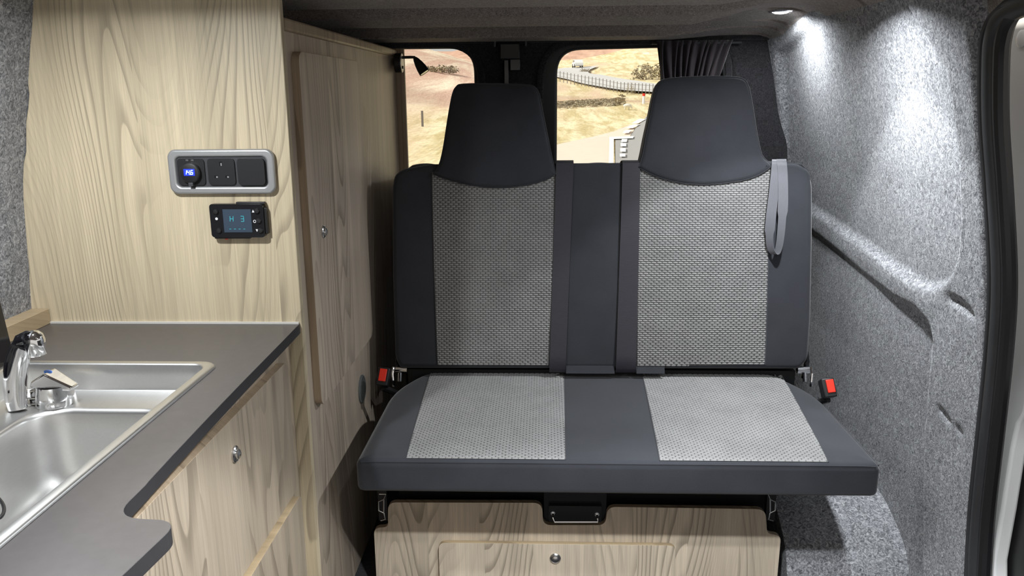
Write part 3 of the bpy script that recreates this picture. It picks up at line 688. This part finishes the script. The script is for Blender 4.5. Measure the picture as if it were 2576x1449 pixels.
# =================================================================== BENCH SEAT
t = bench = thing('bench_seat', 'charcoal two person bench seat with grey woven inserts and two headrests', 'seat', (.15, 1.9, 0))
SX0, SX1, SY0, SY1, SZ = -.405, .708, 1.597, 2.175, .455
so_ = roundpoly([(SX0, SY0), (SX1, SY0), (SX1-.004, 2.02), (.63, SY1), (-.33, SY1), (SX0+.004, 2.02)], [.020, .020, .10, .06, .06, .10], 8)
toS = lambda u, v, w: (u, v, SZ+w+.006)
seatc, Hs = cushion('seat_cushion', so_, toS, .080, .016, .006, M_FAB, t)
def pz(pts, z=SZ): return [(on(2, z, *q).x, on(2, z, *q).y) for q in pts]
def seam(path, to3, H, nm='piping', r=.0022, par=None, mat=None, off=.0005):
    Pn = np.array(path); hs = H(Pn)
    MB().tube([to3(a, b, h+off) for (a, b), h in zip(path, hs)], r, 6).build(nm, mat or M_FAB, par, smooth=True)
yb = SY0+.012
xa, xb = on(2, SZ, 1025, 1158).x-.004, on(2, SZ, 1423, 1160).x
xc_, xd_ = on(2, SZ, 1661, 1165).x, on(2, SZ, 2080, 1175).x+.01
lp = [(xa, yb), (xb, yb), (on(2, SZ, 1419, 932).x, 2.168), (on(2, SZ, 1085, 932).x, 2.168)]
rp = [(xc_, yb), (xd_, yb), (on(2, SZ, 1962, 943).x+.004, 2.155), (on(2, SZ, 1960, 943).x-.02, 2.166), (on(2, SZ, 1614, 938).x, 2.168)]
def dens(poly, st=.03):
    out = []
    for i in range(len(poly)):
        a, b = np.array(poly[i]), np.array(poly[(i+1) % len(poly)]); n = max(1, int(np.linalg.norm(b-a)/st))
        out += [tuple(a+(b-a)*k/n) for k in range(n)]
    return out
weave(dens(lp), Hs, toS, seatc, (.0143, .0064), .43, .0021); weave(dens(rp), Hs, toS, seatc, (.0143, .0064), .43, .0021)
for a, b in ((lp[1], lp[2]), (rp[0], rp[4]), (rp[1], rp[2])):
    seam([tuple(np.array(a)+(np.array(b)-np.array(a))*k/14) for k in range(15)], toS, Hs, 'seam', .0012, seatc)
# piping along the front top edge
seam([(SX0+.012+(SX1-SX0-.024)*k/40, SY0+.0045) for k in range(41)], toS, Hs, 'piping', .0020, seatc)
seam([(SX1-.0045, SY0+.012+.40*k/16) for k in range(17)], toS, Hs, 'piping', .0020, seatc)
# backrest
BO = Vector((0, 2.105, .470)); BV = Vector((0, .1465, .98921)); BN = Vector((0, -.98921, .1465))
toB = lambda u, v, w: BO+Vector((u, 0, 0))+BV*v+BN*w
def pb(pts, w=0.0):
    out = []
    for q in pts:
        p = onplane(BO+BN*w, BN, *q); out.append((p.x, (p-BO-BN*w).dot(BV)))
    return out
bo = pb([(1004, 928), (2014, 930), (2036, 905), (2043, 800), (2047, 600), (2047, 470), (2040, 428), (2012, 410), (1940, 404), (1600, 408), (1400, 410), (1080, 412), (1012, 424), (990, 440), (984, 480), (986, 700), (992, 900)])
bo = roundpoly(bo, .012, 3)
backc, Hb = cushion('backrest', bo, toB, .115, .014, .005, M_FAB, t)
lo_ = pb([(1100, 918), (1381, 920), (1390, 700), (1397, 455), (1398, 428), (1086, 432), (1086, 460), (1092, 700)])
ro_ = pb([(1602, 922), (1925, 917), (1932, 700), (1938, 450), (1940, 422), (1609, 422), (1608, 460), (1604, 700)])
weave(dens(lo_), Hb, toB, backc); weave(dens(ro_), Hb, toB, backc)
for (a, b) in ((lo_[0], lo_[-1]), (ro_[1], ro_[3])):
    seam([tuple(np.array(a)+(np.array(b)-np.array(a))*k/14) for k in range(15)], toB, Hb, 'seam', .0012, backc)
seam(pb([(1945, 409), (1980, 408), (2020, 414), (2036, 428), (2040, 450)]), toB, Hb, 'piping', .002, backc)
# centre strip seams
for q in ((1442, 425, 1423, 925), (1562, 425, 1549, 925)):
    a, b = pb([(q[0], q[1]), (q[2], q[3])]); seam([tuple(np.array(a)+(np.array(b)-np.array(a))*k/14) for k in range(15)], toB, Hb, 'seam', .0013, backc, M_BLACK)
# headrests
hl = pb([(1085, 438), (1101, 415), (1111, 375), (1119, 320), (1127, 265), (1134, 228), (1143, 211), (1160, 204), (1240, 203), (1325, 206), (1345, 212), (1357, 230), (1366, 275), (1377, 330), (1388, 385), (1397, 425), (1398, 440), (1370, 455), (1320, 468), (1245, 474), (1180, 467), (1120, 452)], .012)
hr_ = pb([(1604, 422), (1614, 395), (1624, 345), (1636, 290), (1647, 235), (1656, 207), (1670, 194), (1700, 188), (1780, 184), (1850, 185), (1878, 190), (1891, 206), (1899, 245), (1905, 295), (1912, 345), (1922, 390), (1942, 412), (1938, 426), (1900, 447), (1850, 459), (1775, 466), (1710, 461), (1650, 445)], .012)
for poly in (hl, hr_):
    pts = [tuple(p) for p in smooth_path([Vector((a, b)) for a, b in poly]+[Vector(poly[0])], 3)][:-1]
    vmx = max(p[1] for p in pts)
    shp = lambda Q: -.030*np.clip((np.atleast_2d(Q)[:, 1]-.50)/.30, 0, 1)**2
    toH = lambda u, v, w: toB(u, v, w+.016) if v > .50 or w > -.03 else toB(u, v, max(w+.016, -.10))
    h_, Hh = cushion('headrest', pts, toH, .095, .012, .008, M_FAB, t, shape=shp)
    P_ = np.array(pts); cen = P_.mean(0); P2 = cen+(P_-cen)*.985
    hs = Hh(P2)
    MB().tube([toH(a, b, h+.0006) for (a, b), h in zip(P2, hs)]+[toH(P2[0][0], P2[0][1], hs[0]+.0006)], .0014, 6, False).build('piping', M_FAB, h_, smooth=True)
# lap belts running down the backrest
Xs = Vector((1, 0, 0))
for (a, b, c, d) in ((1399, 1443, 1382, 1423), (1566, 1610, 1549, 1600)):
    (ua, va), (ub, _), (uc, vc), (ud, _) = pb([(a, 414), (b, 414), (c, 926), (d, 926)])
    path, wd_ = [], []
    path += [toB((ua+ub)/2, va+.008, -.09), toB((ua+ub)/2, va+.0125, -.05), toB((ua+ub)/2, va+.0115, -.014), toB((ua+ub)/2, va+.004, .0015)]
    wd_ += [ub-ua]*4
    for k in range(1, 17):
        s = k/16; path.append(toB((ua+ub)/2*(1-s)+(uc+ud)/2*s, va*(1-s)+vc*s, .0035+.0008*math.sin(s*9))); wd_.append((ub-ua)*(1-s)+(ud-uc)*s)
    path += [toB((uc+ud)/2, vc-.012, -.004)]; wd_ += [ud-uc]
    ribbon(path, Xs, wd_, .0016, 'seatbelt', M_BELT, t, label='dark flat seatbelt webbing')
# pull loop at the right shoulder
def uvp(px, py, w): p = onplane(BO+BN*w, BN, px, py); return toB(p.x, (p-BO-BN*w).dot(BV), w)
lpz = [(1955, 402, -.03), (1954, 404, .004), (1952, 430, .010), (1947, 480, .014), (1940, 540, .018), (1936, 590, .018), (1938, 622, .017), (1946, 638, .018), (1955, 636, .020), (1962, 610, .022), (1967, 560, .021), (1970, 500, .018), (1969, 440, .012), (1966, 404, .006), (1966, 402, -.03)]
pth = smooth_path([uvp(*q) for q in lpz], 4); nn_ = len(pth)
wds = [.0255 if k < nn_*.35 or k > nn_*.72 else .020 for k in range(nn_)]
wdir = []
for k in range(nn_):
    s = k/(nn_-1); a = .0 if s < .25 or s > .8 else (.9*math.sin((s-.25)/.55*PI))
    wdir.append(Vector((math.cos(a), 0, 0))+BN*math.sin(a))
ribbon(pth, wdir, wds, .0016, 'pull_loop', M_STRAP, t, label='grey webbing pull loop')
# gap flaps between seat and back
for q in ((1424, 919, 1546, 938), (1601, 921, 1672, 938)):
    a, b = pb([(q[0], q[1])])[0], pb([(q[2], q[3])])[0]
    mk('fabric_flap', [toB(a[0], a[1]-.001, -.004), toB(b[0], a[1]-.001, -.004), toB(b[0], b[1]-.002, .002), toB(a[0], b[1]-.002, .002)], [(0, 1, 2, 3)], M_FAB, t)
# rear cushion behind the backrest
def rc():
    out = roundpoly([(2.28, .90), (2.70, .90), (2.70, .985), (2.28, 1.012)], [.02, .02, .03, .04], 6)
    return plate('rear_cushion', out, (), lambda u, v, w: (.68+w, u, v), 1.07, M_FAB, t, bevel=.02)
rc()
for a, b in ((1028, 1112), (1398, 1452), (1450, 1562), (1556, 1608)):
    p, q = on(1, 2.31, a, 408), on(1, 2.31, b, 408); n_ = 9
    MB().tube([(p.x+(q.x-p.x)*k/n_, 2.31, .985) for k in range(n_+1)], [.030+.012*math.sin(PI*k/n_)**.5 for k in range(n_+1)], 14).build('rear_bolster', M_FAB, t, smooth=True)
# steel frame, hinges
MB().box((-.37, 1.80, .345), (.68, 1.83, .376)).box((-.37, 1.80, .345), (-.34, 2.17, .376)).box((.65, 1.80, .345), (.68, 2.17, .376)).box((-.38, 2.15, .36), (.69, 2.19, .47)).build('steel_frame', M_BLACK, t)
for s, px in ((-1, 1010), (1, 2020)):
    p = on(1, 2.125, px, 930)
    hg = MB().tube([p+Vector((-.016, 0, 0)), p+Vector((.016, 0, 0))], .010, 14).tube([p+Vector((.004*s, -.012, -.03)), p+Vector((.004*s, 0, .0))], .006, 10).build('hinge', M_CHROME, t, smooth=True, label='shiny steel reclining hinge')
    MB().tube([p+Vector((.010*s, .02, -.03)), p+Vector((.013*s, .012, .02)), p+Vector((.010*s, .02, .045))], .007, 10).build('hinge_arm', M_BLACKG, hg, smooth=True)
    MB().tube([p+Vector((.022*s, -.010, -.045)), p+Vector((.024*s, -.006, -.010)), p+Vector((.022*s, .004, .006))], .004, 8).build('spring_rod', M_CHROME, hg, smooth=True)
def buckle(px, py, Y, s):
    p = on(1, Y, px, py); R_ = Matrix.Rotation(math.radians(-8*s), 3, 'Y') @ Matrix.Rotation(math.radians(-28), 3, 'X')
    b = MB().box((p.x-.0155, p.y-.018, p.z-.027), (p.x+.0155, p.y+.018, p.z+.021), R_, p).build('buckle', M_BLACK, t, bevel=.003)
    c = p+R_ @ Vector((.002*s, -.019, .000))
    MB().box((c.x-.0085, c.y-.003, c.z-.0165), (c.x+.0105, c.y+.003, c.z+.0165), R_, c).build('release_button', M_RED, b, bevel=.0015, label='red release button')
    MB().tube([p+R_ @ Vector((0, .012, -.03)), p+Vector((-.03*s, .05, -.07))], .008, 8).build('buckle_stalk', M_BLACK, b, smooth=True)
buckle(966, 946, 2.03, -1); buckle(2081, 974, 1.965, 1)

# =================================================================== SEAT BASE
YB = 1.78
t = thing('seat_base', 'pale wood grain seat base panel with a notched top below the bench', 'seat base', (.07, YB, 0))
def pf(pts, Y=YB): return [(on(1, Y, *q).x, on(1, Y, *q).z) for q in pts]
bp = pf([(937, 1350), (972, 1322), (975, 1264), (1348, 1268), (1366, 1300), (1378, 1320), (1515, 1320), (1525, 1300), (1544, 1276), (1925, 1282), (1930, 1336), (1964, 1362)])
bp = pf([(940, 1328), (976, 1326), (976, 1264), (1364, 1265), (1366, 1321), (1524, 1321), (1527, 1275), (1926, 1281), (1930, 1343), (1965, 1347)])
outl = roundpoly([(bp[0][0], .01)]+bp+[(bp[-1][0]-.002, .01)], [0, .018, .012, .020, .022, .020, .020, .022, .022, .012, .018, 0], 6)
plate('front_panel', outl, (), toY(YB), .015, M_BASE, t, bevel=.0025, edge_mat=M_EDGE_V)
hx = pf([(1103, 1365), (1700, 1372)], YB-.012)
ht = plate('hatch', roundpoly([(hx[0][0], .02), (hx[1][0], .02), (hx[1][0], hx[1][1]), (hx[0][0], hx[0][1])], [0, 0, .018, .018], 6), (), toY(YB-.0125), .012, M_BASE, t, bevel=.002, edge_mat=M_EDGE)
p = on(1, YB-.0125, 1397, 1404)
MB().lathe([(.0135, 0), (.0135, .0025), (.0115, .0045), (.0097, .004), (.0084, .0032), (.008, .0075), (.004, .0095), (.0002, .0098)], p, (0, -1, 0)).build('push_knob', M_CHROME_R, ht, smooth=True, label='round chrome push knob')
# latch plate with wire pull handle
lx = pf([(1380, 1310), (1514, 1272)], YB+.006)
lt = plate('latch_plate', roundpoly([(lx[0][0], lx[0][1]), (lx[1][0], lx[0][1]), (lx[1][0], lx[1][1]), (lx[0][0], lx[1][1])], .004, 3), (), toY(YB+.002), .012, M_BLACK, t, bevel=.001)
MB().box((lx[0][0]-.012, YB+.0145, lx[0][1]-.012), (lx[1][0]+.012, YB+.0185, .340)).build('latch_box', M_BLACKG, t, bevel=.001)
MB().box((-.36, 1.84, .015), (.55, 2.12, .335)).build('storage_box', M_BLACK, t)
A, B = on(1, YB-.002, 1391, 1293), on(1, YB-.002, 1502, 1296); A2, B2 = on(1, YB-.016, 1395, 1313), on(1, YB-.016, 1504, 1313)
MB().tube([A, A+Vector((0, -.012, -.003)), A2, B2, B+Vector((0, -.012, -.003)), B], .0024, 10).build('pull_handle', M_CHROME, lt, smooth=True, label='chrome wire pull handle')
for q in (A, B): MB().lathe([(.0058, 0), (.0055, .0015), (.0032, .0018), (.0032, .004), (.001, .0048)], q+Vector((0, .004, 0)), (0, -1, 0), 16).build('screw', M_CHROME, lt, smooth=True)
for s, pxx in ((-1, 962), (1, 1941)):
    br = []
    for (x, y) in ((-8, 1243), (9, 1243), (4, 1256), (-9, 1262), (-9, 1284), (4, 1290), (8, 1306), (-4, 1310)):
        q = on(1, YB+.012, pxx+x*(1 if s < 0 else -1), y); br.append(q)
    mb = MB(); mb.tube(br, .0022, 8); mb.tube([br[2]+Vector((.0, 0, 0)), br[5]], .0022, 8)
    MB().box((min(q.x for q in br)-.001, YB+.013, br[-1].z), (max(q.x for q in br)+.001, YB+.030, br[0].z+.01)).build('rail_backing', M_BLACK, t)
    br_o = mb.build('rail_bracket', M_CHROME_R, t, smooth=True, label='bent aluminium rail end')
# curtain
t = thing('curtain', 'dark gathered curtain at the right rear window', 'curtain', (.47, 2.69, 1.12))
vs, fs = [], []; nu, nv = 90, 14
for j in range(nv+1):
    v = j/nv; z = 1.374-.30*v; xa_ = .352+.052*v**1.2; xb_ = .590-.085*v**.8
    for i in range(nu+1):
        u = i/nu; amp = .010+.003*math.sin(u*19+1)
        vs.append((xa_+(xb_-xa_)*u+.003*math.sin(v*7+u*31), 2.678+amp*math.sin(u*2*PI*11+.9*math.sin(u*17+v*2.2)+v*1.5)+.01*u, z))
for j in range(nv):
    for i in range(nu): a = j*(nu+1)+i; fs.append((a, a+1, a+nu+2, a+nu+1))
c_o = mk('cloth', vs, fs, M_CURTAIN, t, smooth=True, sharp=180)
md = c_o.modifiers.new('thickness', 'SOLIDIFY'); md.thickness = .0012
MB().tube([(.34, 2.690, 1.366), (.62, 2.690, 1.366)], .004, 8).build('wire', M_DGREY, t, smooth=True)

# =================================================================== CEILING LIGHTS
M_LED = emis('lit_led_lens', (.92, .97, 1.0), 14.0)
def led(x, y, z, label, power=1.0, spread=150, beam=0.0):
    e = thing('ceiling_light', label, 'light', (x, y, z), None)
    MB().lathe([(.030, .003), (.033, .0), (.034, -.004), (.030, -.0075), (.024, -.006), (.024, -.003)], (x, y, z), (0, 0, 1), 32).build('ring', M_CHROME, e, smooth=True)
    MB().lathe([(.0235, -.002), (.0225, -.0065), (.016, -.0095), (.006, -.011)], (x, y, z), (0, 0, 1), 28).build('lens', M_LED, e, smooth=True, label='glowing white lens')
    ld = bpy.data.lights.new('led_glow', 'AREA'); ld.shape = 'DISK'; ld.size = .045; ld.spread = math.radians(spread); ld.energy = LED_W*power; ld.color = LED_COL
    lo2 = bpy.data.objects.new('led_glow', ld); COL.objects.link(lo2); lo2.parent = e; lo2.location = (0, 0, -.013)
    if beam:   # the reflector's brighter central beam
        ld = bpy.data.lights.new('led_beam', 'SPOT'); ld.spot_size = math.radians(96); ld.spot_blend = .22; ld.shadow_soft_size = .022; ld.energy = beam; ld.color = LED_COL
        lo2 = bpy.data.objects.new('led_beam', ld); COL.objects.link(lo2); lo2.parent = e; lo2.location = (0, 0, -.014)
led(.655, 2.40, 1.436, 'round lit ceiling downlight above the right headrest', .38, 165)
led(.575, 1.80, 1.436, 'round lit ceiling downlight beside the top of the side door opening', .8, 150, 25.0)
led(.575, .80, 1.436, 'round lit ceiling downlight nearest the front on the door side', .7, 155, 22.0)
led(-.70, 1.02, 1.443, 'round lit ceiling downlight above the sink', 1.25, 172)
led(-.70, .45, 1.432, 'round lit ceiling downlight above the front of the kitchen', 1.6, 125)
led(.12, .70, 1.438, 'unseen fill downlight added in the middle of the roof near the front', .5, 115, 82.0)  # lamp added out of view to brighten the seat base from the front

# =================================================================== OUTDOORS
def terr(x, y):
    z = np.interp(y, [3, 21, 33, 50, 70, 82, 95, 130, 160, 200, 260, 330], [-.62, -.62, -.6, -.15, .62, 1.15, 1.95, 3.7, 5.6, 7.6, 10, 12.5])
    z = z+16*np.exp(-((x-50)/24)**2-((y-205)/60)**2)
    z = z+5.0*np.exp(-((x+22)/13)**2-((y-110)/38)**2)+3*np.exp(-((x+40)/22)**2-((y-190)/50)**2)
    z = z+np.clip((y-25)/60, 0, 1)*(.35*np.sin(x*.35+y*.11)+.25*np.sin(x*.17-y*.23+2))*np.clip(1-np.abs(y-86)/400, 0, 1)*np.where((y > 74)&(y < 175), .25, 1.0)
    return z
def hit(px, py, lift=0.0):
    d = ray(px, py); s = 12/d.y; st = .2
    prev = s
    while s < 420:
        p = CAM+d*s
        if p.z < float(terr(p.x, p.y)):
            lo_, hi_ = prev, s
            for _ in range(20):
                m = (lo_+hi_)/2; q = CAM+d*m
                if q.z < float(terr(q.x, q.y)): hi_ = m
                else: lo_ = m
            p = CAM+d*hi_; return Vector((p.x, p.y, float(terr(p.x, p.y))+lift))
        prev = s; s += st; st *= 1.01
    return Vector((p.x, p.y, float(terr(p.x, p.y))+lift))
def ground_mat(name, a, b, c, sc, far=False):
    m, nt, bb = nmat(name); oc = objcoord(nt)
    oc = N(nt, 'ShaderNodeVectorMath', {0: oc, 1: (1, .14 if far else .4, 1)}, operation='MULTIPLY').outputs[0]; n1 = noise(nt, oc, sc, 5.0, .65, .5); n2 = noise(nt, oc, sc*.12, 3.0, .6)
    r = mixc(nt, sstep(nt, n1, .38, .62), c4(a), c4(b)); r = mixc(nt, sstep(nt, n2, .48, .66), r, c4(c))
    if far:   # the heather grows on the distant and left-hand slopes
        x_, y_, z_ = sep(nt, objcoord(nt))[0:3]
        w1 = math_(nt, 'MULTIPLY', sstep(nt, y_, 42, 75), sstep(nt, x_, 2, -4))
        hv = noise(nt, oc, .16, 5.0, .65, 1.0)
        hc = mixc(nt, sstep(nt, hv, .4, .6), c4((.66, .44, .35)), c4((.90, .76, .60)))
        r = mixc(nt, w1, r, hc)
        w2 = math_(nt, 'MULTIPLY', sstep(nt, y_, 55, 64), sstep(nt, y_, 76, 70)); r = mixc(nt, math_(nt, 'MULTIPLY', w2, .6), r, c4((.50, .33, .26)))
    fine = noise(nt, oc, sc*9, 3.0, .7); t_ = math_(nt, 'MULTIPLY_ADD', fine, .9, .55)
    r = mixc(nt, 1.0, r, comb(nt, t_, t_, t_), 'MULTIPLY')
    nt.links.new(r, bb.inputs['Base Color']); bb.inputs['Roughness'].default_value = 1.0; bb.inputs['Specular IOR Level'].default_value = 0
    return m
M_GRASS = ground_mat('dry_moorland_grass', (.58, .47, .26), (.84, .73, .50), (.70, .52, .38), .9, True)
M_HILL = ground_mat('pink_brown_heather_hill', (.60, .38, .29), (.76, .54, .40), (.50, .32, .27), .03)
M_ROAD = noisy('pale_asphalt', (.62, .60, .60), .12, 3, .8); M_ROADN = noisy('grey_asphalt', (.40, .385, .385), .2, 6, .85)
M_GRAVEL = noisy('pale_pink_gravel', (.80, .68, .58), .15, 4, .9); M_LINE = simple('white_road_paint', (.9, .9, .9), .6)
M_POST = simple('weathered_post', (.22, .2, .19), .8); M_BUSH = ground_mat('dark_scrub', (.30, .25, .17), (.45, .38, .26), (.34, .27, .2), 1.5)
yg = np.concatenate([np.arange(4, 60, 1.0), np.arange(60, 330, 2.5)]); xg = np.concatenate([np.arange(-150, -40, 5.0), np.arange(-40, 60, 1.25), np.arange(60, 160, 5.0)])
GX, GY = np.meshgrid(xg, yg, indexing='ij'); GZ = terr(GX, GY); nY = len(yg)
rs = np.random.RandomState(5); GZ = GZ+rs.uniform(-.05, .05, GZ.shape)*np.clip((GY-20)/40, 0, 1)
GX2 = GX
vs = list(zip(GX2.ravel(), GY.ravel(), GZ.ravel()))
fs = [(i*nY+j, (i+1)*nY+j, (i+1)*nY+j+1, i*nY+j+1) for i in range(len(xg)-1) for j in range(nY-1)]
o = mk('moorland_ground', vs, fs, M_GRASS, smooth=True, kind='structure', sharp=180); o['label'] = 'dry golden moorland outside the rear windows'
# far hills as one ridge sheet with depth
vs, fs = [], []; xs_ = np.arange(-260, 300, 5.0); rows = [(300, 0), (340, .3), (380, .62), (420, .86), (460, 1.0), (520, .9)]
for (y, t_) in rows:
    for x in xs_:
        a = x/460; top = np.interp(a, [-.4, -.17, -.115, -.085, -.05, 0, .05, .12, .3], [25, 19, 23, 25, 24, 31, 38, 44, 60])
        zz = 11+(top-11)*t_+2.2*math.sin(x*.06+y*.03)*t_+1.2*math.sin(x*.17+y*.05)*t_
        vs.append((x*y/460, y, zz))
m_ = len(xs_); fs = [(i*m_+j, i*m_+j+1, (i+1)*m_+j+1, (i+1)*m_+j) for i in range(len(rows)-1) for j in range(m_-1)]
o = mk('far_hills', vs, fs, M_HILL, smooth=True, kind='structure', sharp=180); o['label'] = 'pinkish brown heather hills on the horizon'
def drape_strip(name, pts, widths, mat, lift, label=None, parent=None, kind='structure'):
    c = smooth_path([Vector(p) for p in pts], 6); n = len(c)
    vs, fs = [], []
    for i, p in enumerate(c):
        tg = c[min(i+1, n-1)]-c[max(i-1, 0)]; tg.z = 0; tg.normalize(); s = Vector((tg.y, -tg.x, 0)); w = float(np.interp(i/(n-1), np.linspace(0, 1, len(widths)), widths))
        for k in range(5):
            q = p+s*w*(k/4-.5); vs.append((q.x, q.y, float(terr(q.x, q.y))+lift))
    for i in range(n-1):
        for k in range(4): fs.append((5*i+k, 5*i+k+1, 5*i+6+k, 5*i+5+k))
    o = mk(name, vs, fs, mat, parent, smooth=True, sharp=180, kind=kind if parent is None else None)
    if label: o['label'] = label
    return o
road = [hit(*q) for q in [(1760, 236), (1700, 233), (1640, 229), (1590, 222), (1540, 213), (1500, 204), (1462, 196), (1430, 190), (1416, 185), (1424, 180), (1446, 176), (1462, 172)]]
drape_strip('moorland_road', road, [6, 6, 6.5, 8, 8, 6], M_ROAD, .25, 'pale winding road across the moor')
def ground_patch(name, pxs, lift, mat, parent=None, label=None):
    pl = [(hit(*q).x, hit(*q).y) for q in pxs]; a_ = np.array(pl); g_ = np.array([(x, y) for x in np.arange(a_[:, 0].min(), a_[:, 0].max(), 1.0) for y in np.arange(a_[:, 1].min(), a_[:, 1].max(), 1.0)]+[tuple(a_.mean(0))]); g_ = g_[inpoly(g_, pl)]; gv, gf = tri2d(pl, (), [tuple(q) for q in g_])
    o = mk(name, [(a, b, float(terr(a, b))+lift) for a, b in gv], gf, mat, parent, kind=None if parent is not None else 'structure')
    if label: o['label'] = label
    return o
ground_patch('gravel_layby', [(1330, 460), (1380, 372), (1440, 358), (1500, 345), (1545, 333), (1585, 316), (1598, 325), (1582, 350), (1535, 352), (1535, 460)], .05, M_GRAVEL, None, 'pale gravel lay-by beside the near road')
nr = ground_patch('near_road', [(1546, 440), (1548, 357), (1584, 350), (1600, 325), (1632, 291), (1665, 264), (1760, 258), (1790, 440)], .08, M_ROADN, None, 'grey road running close behind the van')
ground_patch('road_line', [(1531, 440), (1533, 352), (1594, 350), (1592, 356), (1544, 358), (1543, 440)], .12, M_LINE, nr)
for (x, y, w, h, sk) in ((1606, 311, 9, 6, 10), (1592, 324, 9, 5, 9), (1577, 338, 8, 4, 4), (1570, 362, 7, 4, 1), (1568, 373, 7, 4.5, 0), (1567, 387, 7, 5, 0), (1566, 401, 7, 4, 0)):
    ground_patch('road_dash', [(x-w-sk, y+h), (x+w-sk, y+h), (x+w+sk, y-h), (x-w+sk, y-h)], .12, M_LINE, nr)
# roadside fence
t = thing('roadside_fence', 'thin post and wire fence below the winding road', 'fence', hit(1500, 225))
tops = []
for i in range(30):
    s = i/29; px = 1400+s*(1660-1400); py = float(np.interp(px, [1400, 1460, 1520, 1560, 1660], [205, 216, 226, 234, 240]))
    p = hit(px, py); hh = .95*p.y/75
    tops.append(p+Vector((0, 0, hh*.85)))
    w = .028*p.y/75
    MB().box((p.x-w, p.y-w, p.z-.2), (p.x+w, p.y+w, p.z+hh)).build('post', M_POST, t)
MB().tube(tops, .018, 4).tube([q-Vector((0, 0, .4)) for q in tops], .018, 4).build('wire', M_POST, t)
# car far up the road
p = hit(1453, 174, .3); t = thing('car', 'distant white car on the bend of the winding road', 'car', p)
k_ = .85
bodyp = [(-2.1, .3), (2.1, .3), (2.15, .9), (1.3, 1.02), (.75, 1.5), (-1.1, 1.52), (-2.0, 1.0), (-2.15, .7)]
R_c = Matrix.Rotation(math.radians(96), 3, 'Z')
M_CARW = simple('white_car_paint', (.85, .85, .85), .3); M_CARG = simple('car_glass', (.12, .14, .16), .2)
toC = lambda u, v, w: p+R_c @ (Vector((u, w, v))*k_)
plate('body', roundpoly(bodyp, .15, 3), (), lambda u, v, w: toC(u, v, w+.85), 1.7, M_CARW, t, bevel=.06)
plate('side_glass', [(-1.5, 1.02), (.95, 1.02), (.6, 1.42), (-1.05, 1.42)], (), lambda u, v, w: toC(u, v, w+.88), 1.76, M_CARG, t)
mk('windscreen', [toC(1.33, 1.06, -.7), toC(1.33, 1.06, .7), toC(.82, 1.5, .62), toC(.82, 1.5, -.62)], [(0, 1, 2, 3)], M_CARG, t)
for u in (-1.35, 1.35):
    for w in (-.85, .7):
        MB().lathe([(.34, 0), (.34, .18)], toC(u, .32, w), R_c @ Vector((0, 1, 0)), 14).build('wheel', M_BLACK, t)
# verge marker
p = hit(1619, 262); hgt = .0125*p.y
t = thing('verge_marker', 'small red and white marker post on the grass verge', 'marker post', p)
MB().tube([p, p+Vector((0, 0, hgt*.75))], .0016*p.y, 10).build('post', M_LINE, t, smooth=True)
MB().tube([p+Vector((0, 0, hgt*.75)), p+Vector((0, 0, hgt))], .0017*p.y, 10).build('red_cap', M_RED, t, smooth=True, label='red top')
# sheep
p = hit(1577, 276); k_ = .0075*p.y
t = thing('sheep', 'lone white sheep grazing on the golden grass', 'sheep', p)
M_WOOL = noisy('white_wool', (.85, .82, .76), .2, 8, 1.0, 0, .4)
mb = MB().tube([p+Vector((x*k_, 0, z*k_)) for x, z in ((-.55, .55), (-.4, .62), (0, .66), (.35, .64), (.55, .58), (.72, .40), (.82, .22))], [.10*k_, .24*k_, .28*k_, .26*k_, .2*k_, .11*k_, .06*k_], 12)
mb.build('body', M_WOOL, t, smooth=True)
for dx in (-.38, -.30, .30, .38): MB().tube([p+Vector((dx*k_, .08*(1 if dx in (-.38, .30) else -1), .5*k_)), p+Vector((dx*k_, .08, 0))], [.06*k_, .035*k_], 8).build('leg', M_WOOL, t)
# scrub bushes: clumped small leaf cards with real depth
def bush(px, py, w, h, lab):
    p = hit(px, py); t_ = []; rs = random.Random(px)
    vs, fs = [], []
    for i in range(420):
        a = rs.uniform(0, 2*PI); el = rs.uniform(0, 1); rr = rs.uniform(.5, 1)
        c = p+Vector((math.cos(a)*w*rr*math.sqrt(1-el*el*.8), math.sin(a)*w*.6*rr*math.sqrt(1-el*el*.8), h*el*rr))
        s = w*.075; n = len(vs)
        for _ in range(4): vs.append(c+Vector((rs.uniform(-s, s), rs.uniform(-s, s), rs.uniform(-s, s))))
        fs += [(n, n+1, n+2), (n, n+2, n+3), (n, n+3, n+1)]
    o = mk('scrub_bush', vs, fs, M_BUSH, kind=None); tag(o, lab, 'bush', 'scrub bushes on the moor')
bush(1650, 200, 3.4, 2.2, 'dark scrub bush on the golden slope beside the curtain')
bush(1472, 184, 1.1, .8, 'dark scrub bush at the inside of the road bend')
bush(1585, 238, .5, 1.1, 'thin bare bush by the roadside fence')
bush(1108, 182, 2.2, .7, 'grey rocky scrub on the hillside in the left window')
p = hit(1063, 318)
t = thing('marker_stake', 'short weathered stake in the grass in the left window', 'post', p)
MB().box((p.x-.05, p.y-.05, p.z-.1), (p.x+.05, p.y+.05, p.z+.75)).build('stake', M_POST, t, bevel=.01)

# rough bank of scrub across the field
vs, fs = [], []; rs = random.Random(11)
for i in range(900):
    px = rs.uniform(1385, 1570); py = 268-(px-1395)*.06+rs.uniform(-7, 8); p = hit(px, py); s_ = p.y*.0016
    n = len(vs)
    for _ in range(4): vs.append(p+Vector((rs.uniform(-s_, s_)*2, rs.uniform(-s_, s_), rs.uniform(0, s_*2.4))))
    fs += [(n, n+1, n+2), (n, n+2, n+3), (n, n+3, n+1)]
tag(mk('scrub_bank', vs, fs, M_BUSH), 'low greyish bank of scrub crossing the golden field', 'scrub', kind='stuff')
